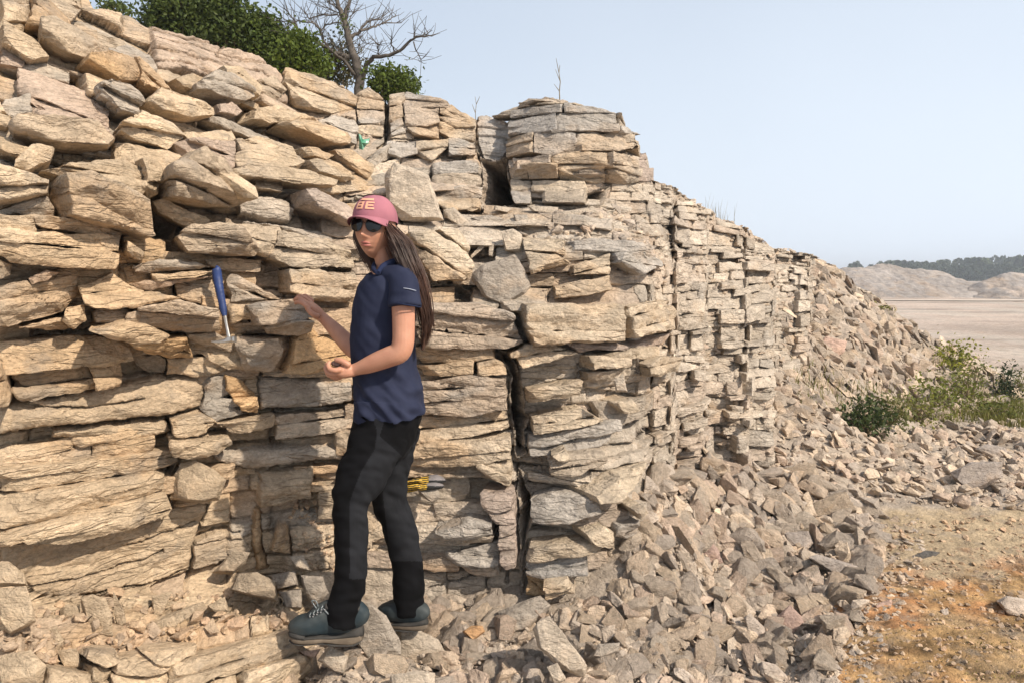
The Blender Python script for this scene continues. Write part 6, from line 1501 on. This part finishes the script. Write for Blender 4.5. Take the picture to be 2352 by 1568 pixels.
for i in range(nr_-1):
    for j in range(nc_-1):
        bm.faces.new((top[i][j],top[i][j+1],top[i+1][j+1],top[i+1][j])); fb.append(bm.faces.new((bot[i][j],bot[i+1][j],bot[i+1][j+1],bot[i][j+1])))
for j in range(nc_-1): bm.faces.new((top[-1][j],top[-1][j+1],bot[-1][j+1],bot[-1][j]))
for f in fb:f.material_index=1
m=bpy.data.meshes.new('brim'); bm.to_mesh(m); bm.free()
for p in m.polygons:p.use_smooth=True
child(link('brim',m,[M_CAP,M_CAPD]),cap)
# embroidered block letters on the front of the cap
def cap_pt(ph,th,lift=.0022):
    s=math.sin(th);c=math.cos(th); return HL((.0815*abs(s)**.88)*math.sin(ph)*(1+lift*14),(.102*abs(s)**.88)*math.cos(ph)*(1+lift*12)+.002,.034+.088*c+lift)
bm=bmesh.new()
def stroke(x0,y0,x1,y1):
    vs=[]; 
    nx2=max(1,int(abs(x1-x0)/.06)); ny2=max(1,int(abs(y1-y0)/.06)); gridv=[[bm.verts.new(cap_pt(x0+(x1-x0)*i/nx2,y0+(y1-y0)*j/ny2)) for i in range(nx2+1)] for j in range(ny2+1)]
    for j in range(ny2):
        for i in range(nx2): bm.faces.new((gridv[j][i],gridv[j+1][i],gridv[j+1][i+1],gridv[j][i+1]))
def letter(x,y,w_,h_,segs):
    for a,b,c,d in segs: stroke(x+a*w_,y+b*h_,x+c*w_,y+d*h_)
Bx=[(0,0,.28,1),(.28,0,1,.2),(.28,.4,1,.6),(.28,.8,1,1),(.74,.2,1,.4),(.74,.6,1,.8)]
Ex=[(0,0,.28,1),(.28,0,1,.2),(.28,.4,.9,.6),(.28,.8,1,1)]
letter(-.50,.92,.42,.36,Bx); letter(.03,.92,.42,.36,Ex); letter(-.46,.70,.86,.14,[(0,0,1,1)])
m=bpy.data.meshes.new('embroidery'); bmesh.ops.recalc_face_normals(bm,faces=bm.faces); bm.to_mesh(m); bm.free(); child(link('embroidery',m,M_PATCH),cap)
# --- sunglasses
M_LENS=mat_new('dark_lens',(.004,.004,.005),.12,.5); M_FRAME=mat_new('frame',(.01,.01,.012),.3,.5)
gl=None
bm=bmesh.new()
for sx in (-1,1):
    cx_=sx*.0335; pr=[]
    for k in range(28):
        a=2*math.pi*k/28; x=cx_+.0265*math.cos(a); z=.005+.026*math.sin(a); pr.append(tuple(HL(x,.099-.9*x*x*6,z)))
    loftw(bm,pr+[pr[0]],[.0017]*29,6,1)
loftw(bm,[tuple(HL(-.008,.106,.010)),tuple(HL(0,.109,.013)),tuple(HL(.008,.106,.010))],[.0016]*3,6,2)
for sx in (-1,1): loftw(bm,[tuple(HL(sx*.060,.083,.010)),tuple(HL(sx*.072,.062,.010)),tuple(HL(sx*.078,.02,.006)),tuple(HL(sx*.078,-.02,.0))],[.0018]*4,6,2)
bmesh.ops.recalc_face_normals(bm,faces=bm.faces); m=bpy.data.meshes.new('sunglasses'); bm.to_mesh(m); bm.free(); gl=link('sunglasses',m,M_FRAME,proot)
for sx in (-1,1):
    bm=bmesh.new(); cx_=sx*.0335; n=28; rings=[[bm.verts.new(HL(cx_,.102-.9*cx_*cx_*6,.005))]]
    for i in range(1,5):
        rr2=i/4; rings.append([bm.verts.new(HL(cx_+.026*rr2*math.cos(2*math.pi*k/n),.099+.003*(1-rr2**2)-5.4*(cx_+.026*rr2*math.cos(2*math.pi*k/n))**2,.005+.0255*rr2*math.sin(2*math.pi*k/n))) for k in range(n)])
    for k in range(n): bm.faces.new((rings[0][0],rings[1][k],rings[1][(k+1)%n]))
    for i in range(1,4):
        for k in range(n): bm.faces.new((rings[i][k],rings[i+1][k],rings[i+1][(k+1)%n],rings[i][(k+1)%n]))
    m=bpy.data.meshes.new('lens'); bm.to_mesh(m); bm.free()
    for p in m.polygons:p.use_smooth=True
    child(link('lens',m,M_LENS),gl)
# --- hair
M_HAIR=mat_var('brown_hair',(.042,.021,.014),(.085,.040,.025),6,.45,.5,0)
bm=bmesh.new(); rh=random.Random(8)
bundles=[([(880,503,2.85),(900,532,2.81),(916,555,2.80),(935,600,2.78),(955,645,2.78),(972,700,2.80),(980,750,2.82),(972,800,2.84)],[6,15,24,24,18,14,12,8],.050,330),
([(886,504,2.92),(912,545,2.90),(936,590,2.90),(958,640,2.88),(976,700,2.87),(984,740,2.87),(974,785,2.88)],[8,19,22,20,14,10,7],.05,220),
([(834,508,2.93),(824,540,2.93),(835,575,2.92),(850,605,2.90),(862,635,2.88)],[10,12,12,10,6],.03,120),
([(868,506,2.93),(868,535,2.97),(872,580,2.96),(890,640,2.98),(915,700,3.0)],[20,32,32,30,18],.04,130)]
core=bmesh.new()
for ctl,wd,dp,n in bundles:
    loft(core,[(a,b,c,w_*.66,dp*.6) for (a,b,c),w_ in zip(ctl,wd)],sub=4,seg=14)
    for _ in range(n):
        ox=rh.gauss(0,.50);oy=rh.gauss(0,.5); ph=rh.uniform(0,6.28); am=rh.uniform(2,7); cut=rh.uniform(.8,1.0); L=[]
        C_=cr([(*c,w_) for c,w_ in zip(ctl,wd)],4); m_=max(6,int(len(C_)*cut))
        for i,c in enumerate(C_[:m_]): L.append(P(c[0]+ox*c[3]+am*math.sin(ph+i*.33)*i/len(C_),c[1],c[2]+oy*dp))
        rad=[.0013]*(m_-3)+[.0011,.0008,.0004]; vs=[]
        for i,p in enumerate(L):
            t=(L[min(i+1,m_-1)]-L[max(i-1,0)]).normalized(); e1=t.cross(Vector((0,1,0))).normalized(); e2=t.cross(e1)
            vs.append([bm.verts.new(p+(e1*math.cos(a)+e2*math.sin(a))*rad[i]) for a in (0.5,2.6,4.7)])
        for i in range(m_-1):
            for k in range(3): bm.faces.new((vs[i][k],vs[i][(k+1)%3],vs[i+1][(k+1)%3],vs[i+1][k]))
m=bpy.data.meshes.new('hair'); bm.to_mesh(m); bm.free()
for p in m.polygons:p.use_smooth=True
hair=link('hair',m,M_HAIR,proot)
me=remesh(core,.004,3,.5); co=getco(me).astype(float); co+=getno(me)*(.004*noise3(co,(90,90,8),3))[:,None]; setco(me,co); child(link('hair_mass',me,M_HAIR),hair)
# ------------------------------------------------------------------ stone in the hand, hammer, gloves, plastic scrap
me=hull_mesh('held_stone',[P(772+14*math.cos(a)*c+1,834+8*math.sin(a)*c,2.725+.02*s) for a in [i*.7 for i in range(9)] for c,s in ((.7,-1),(1,0),(.7,1))],bev=.002,subd=2,namp=.03,seed=5,size=.06)
me.materials.append(mat_var('purple_stone',(.16,.10,.085),(.22,.15,.12),60,.9,.2,.3,200,.002)); o=link('stone_chip',me); tag(o,"small dark purplish stone held in the lower hand",'stone')
hd=3.02
hroot=empty('hammer',tuple(P(525,783,hd)),"geologist's pick hammer with a blue grip standing head down against the rock",'hammer')
M_GRIP=mat_var('blue_grip',(.015,.032,.11),(.022,.045,.15),40,.5,.4,.4,250,.002); M_STEEL=mat_var('worn_steel',(.55,.53,.50),(.42,.40,.37),30,.35,.5,.2,200,.001); M_STEEL.node_tree.nodes['Principled BSDF'].inputs['Metallic'].default_value=.8
bm=bmesh.new(); loft(bm,[(496,616,hd+.03,5,.006),(497,619,hd+.03,10,.016),(500,640,hd+.03,10.5,.017),(504,665,hd+.02,9.5,.016),(509,690,hd+.015,8.5,.014),(513,712,hd+.01,8,.013),(516,726,hd+.005,5,.009)],sub=8,seg=18); 
bmesh.ops.recalc_face_normals(bm,faces=bm.faces); m=bpy.data.meshes.new('grip'); bm.to_mesh(m); bm.free()
co=getco(m).astype(float); _,hv=proj(co[:,0],co[:,1],co[:,2]); c0=np.array([[P(np.interp(q,[616,726],[496,516]),q,hd+np.interp(q,[616,726],[.03,.005]))[k] for k in range(3)] for q in hv]); co=c0+(co-c0)*(1+.07*np.sin(hv*1.25))[:,None]; setco(m,co)
for p in m.polygons:p.use_smooth=True
link('grip',m,M_GRIP,hroot)
bm=bmesh.new(); loft(bm,[(516,724,hd+.005,4,.006),(521,750,hd,3.2,.005),(526,776,hd-.005,4.4,.007)],sub=5,seg=12,power=3); bmesh.ops.recalc_face_normals(bm,faces=bm.faces); m=bpy.data.meshes.new('shank'); bm.to_mesh(m); bm.free(); link('shank',m,M_STEEL,hroot)
bm=bmesh.new(); loft(bm,[(485,784,hd-.01,1.2,.003),(500,785,hd-.01,3.2,.006),(515,783,hd-.01,5,.010),(524,780,hd-.008,7,.013),(532,779,hd-.008,6,.012),(536,779,hd-.008,7.5,.014),(541,779,hd-.008,7.5,.014)],sub=4,seg=14,power=3.2); bmesh.ops.recalc_face_normals(bm,faces=bm.faces); m=bpy.data.meshes.new('pick_head'); bm.to_mesh(m); bm.free(); link('pick_head',m,M_STEEL,hroot)
# work gloves: black palms with yellow stripes
gq_,gn=cliff_at(970,1105); gd=gq_.y-.2
groot=empty('work_gloves',tuple(P(970,1118,gd)),"pair of black and yellow striped work gloves lying on a ledge behind the knee",'gloves')
M_YEL=mat_var('yellow_rubber',(.62,.40,.05),(.5,.30,.04),30,.6,.3,.2,200,.001); M_BK=mat_var('black_rubber',(.015,.015,.016),(.03,.03,.03),30,.6,.3,.2,200,.001); M_GG=mat_var('grey_knit',(.22,.20,.20),(.16,.15,.15),80,.9,.2,.4,300,.001)
def glove(du_,dv_,dd_,nm):
    bm=bmesh.new()
    loft(bm,[(1016+du_,1099+dv_,gd+.03+dd_,5,.025),(1002+du_,1099+dv_,gd+dd_,9,.038),(984+du_,1101+dv_,gd+dd_,9,.042),(966+du_,1103+dv_,gd+dd_,7,.04)],sub=4,seg=14,power=2.4)
    for k in range(4): loftw(bm,[tuple(P(968+du_,1101+dv_+k*2.4,gd-.03+.02*k+dd_)),tuple(P(950+du_,1103+dv_+k*3,gd-.035+.02*k+dd_)),tuple(P(930+du_-k*2,1107+dv_+k*4,gd-.03+.02*k+dd_))],[.009,.0085,.007],8,4)
    me=remesh(bm,.0035,2,.5); me.materials.append(M_BK); me.materials.append(M_YEL); me.materials.append(M_GG)
    c=np.array([p.center[:] for p in me.polygons]); a,b=proj(c[:,0],c[:,1],c[:,2]); n_=np.array([p.normal[2] for p in me.polygons])
    st=(np.sin((a*.18+b*1.35))>.05)&(a<1000+du_); idx=np.where(st,1,0); idx=np.where((a>985+du_),2*((b<1102+dv_))+0,idx); me.polygons.foreach_set('material_index',idx.astype(np.int32)); link(nm,me,None,groot)
glove(0,0,0,'glove'); glove(-4,13,-.02,'glove')
# green plastic scrap
sq,sn=cliff_at(832,330); gd=sq.y-.32
bm=bmesh.new(); g_=[(823,308),(829,312),(835,322),(850,319),(846,330),(838,336),(833,345),(825,342),(826,328)]
c=bm.verts.new(P(831,328,gd-.02)); vs=[bm.verts.new(P(a,b,gd+.03*((i%2)-.4))) for i,(a,b) in enumerate(g_)]
for i in range(len(vs)): bm.faces.new((c,vs[i],vs[(i+1)%len(vs)]))
bmesh.ops.subdivide_edges(bm,edges=bm.edges,cuts=2,use_grid_fill=True)
for v in bm.verts: v.co.y+=.02*mnoise.noise(v.co*30)
bmesh.ops.solidify(bm,geom=bm.faces,thickness=.002) if False else None
m=bpy.data.meshes.new('plastic_scrap'); bm.to_mesh(m); bm.free(); M_PL=mat_var('green_plastic',(.08,.30,.18),(.24,.42,.32),20,.35,.5,.2,60,.005)
o=link('plastic_scrap',m,M_PL); sm_=o.modifiers.new('thickness','SOLIDIFY'); sm_.thickness=.003; tag(o,"crumpled scrap of green plastic caught on the rock behind the cap",'plastic scrap')
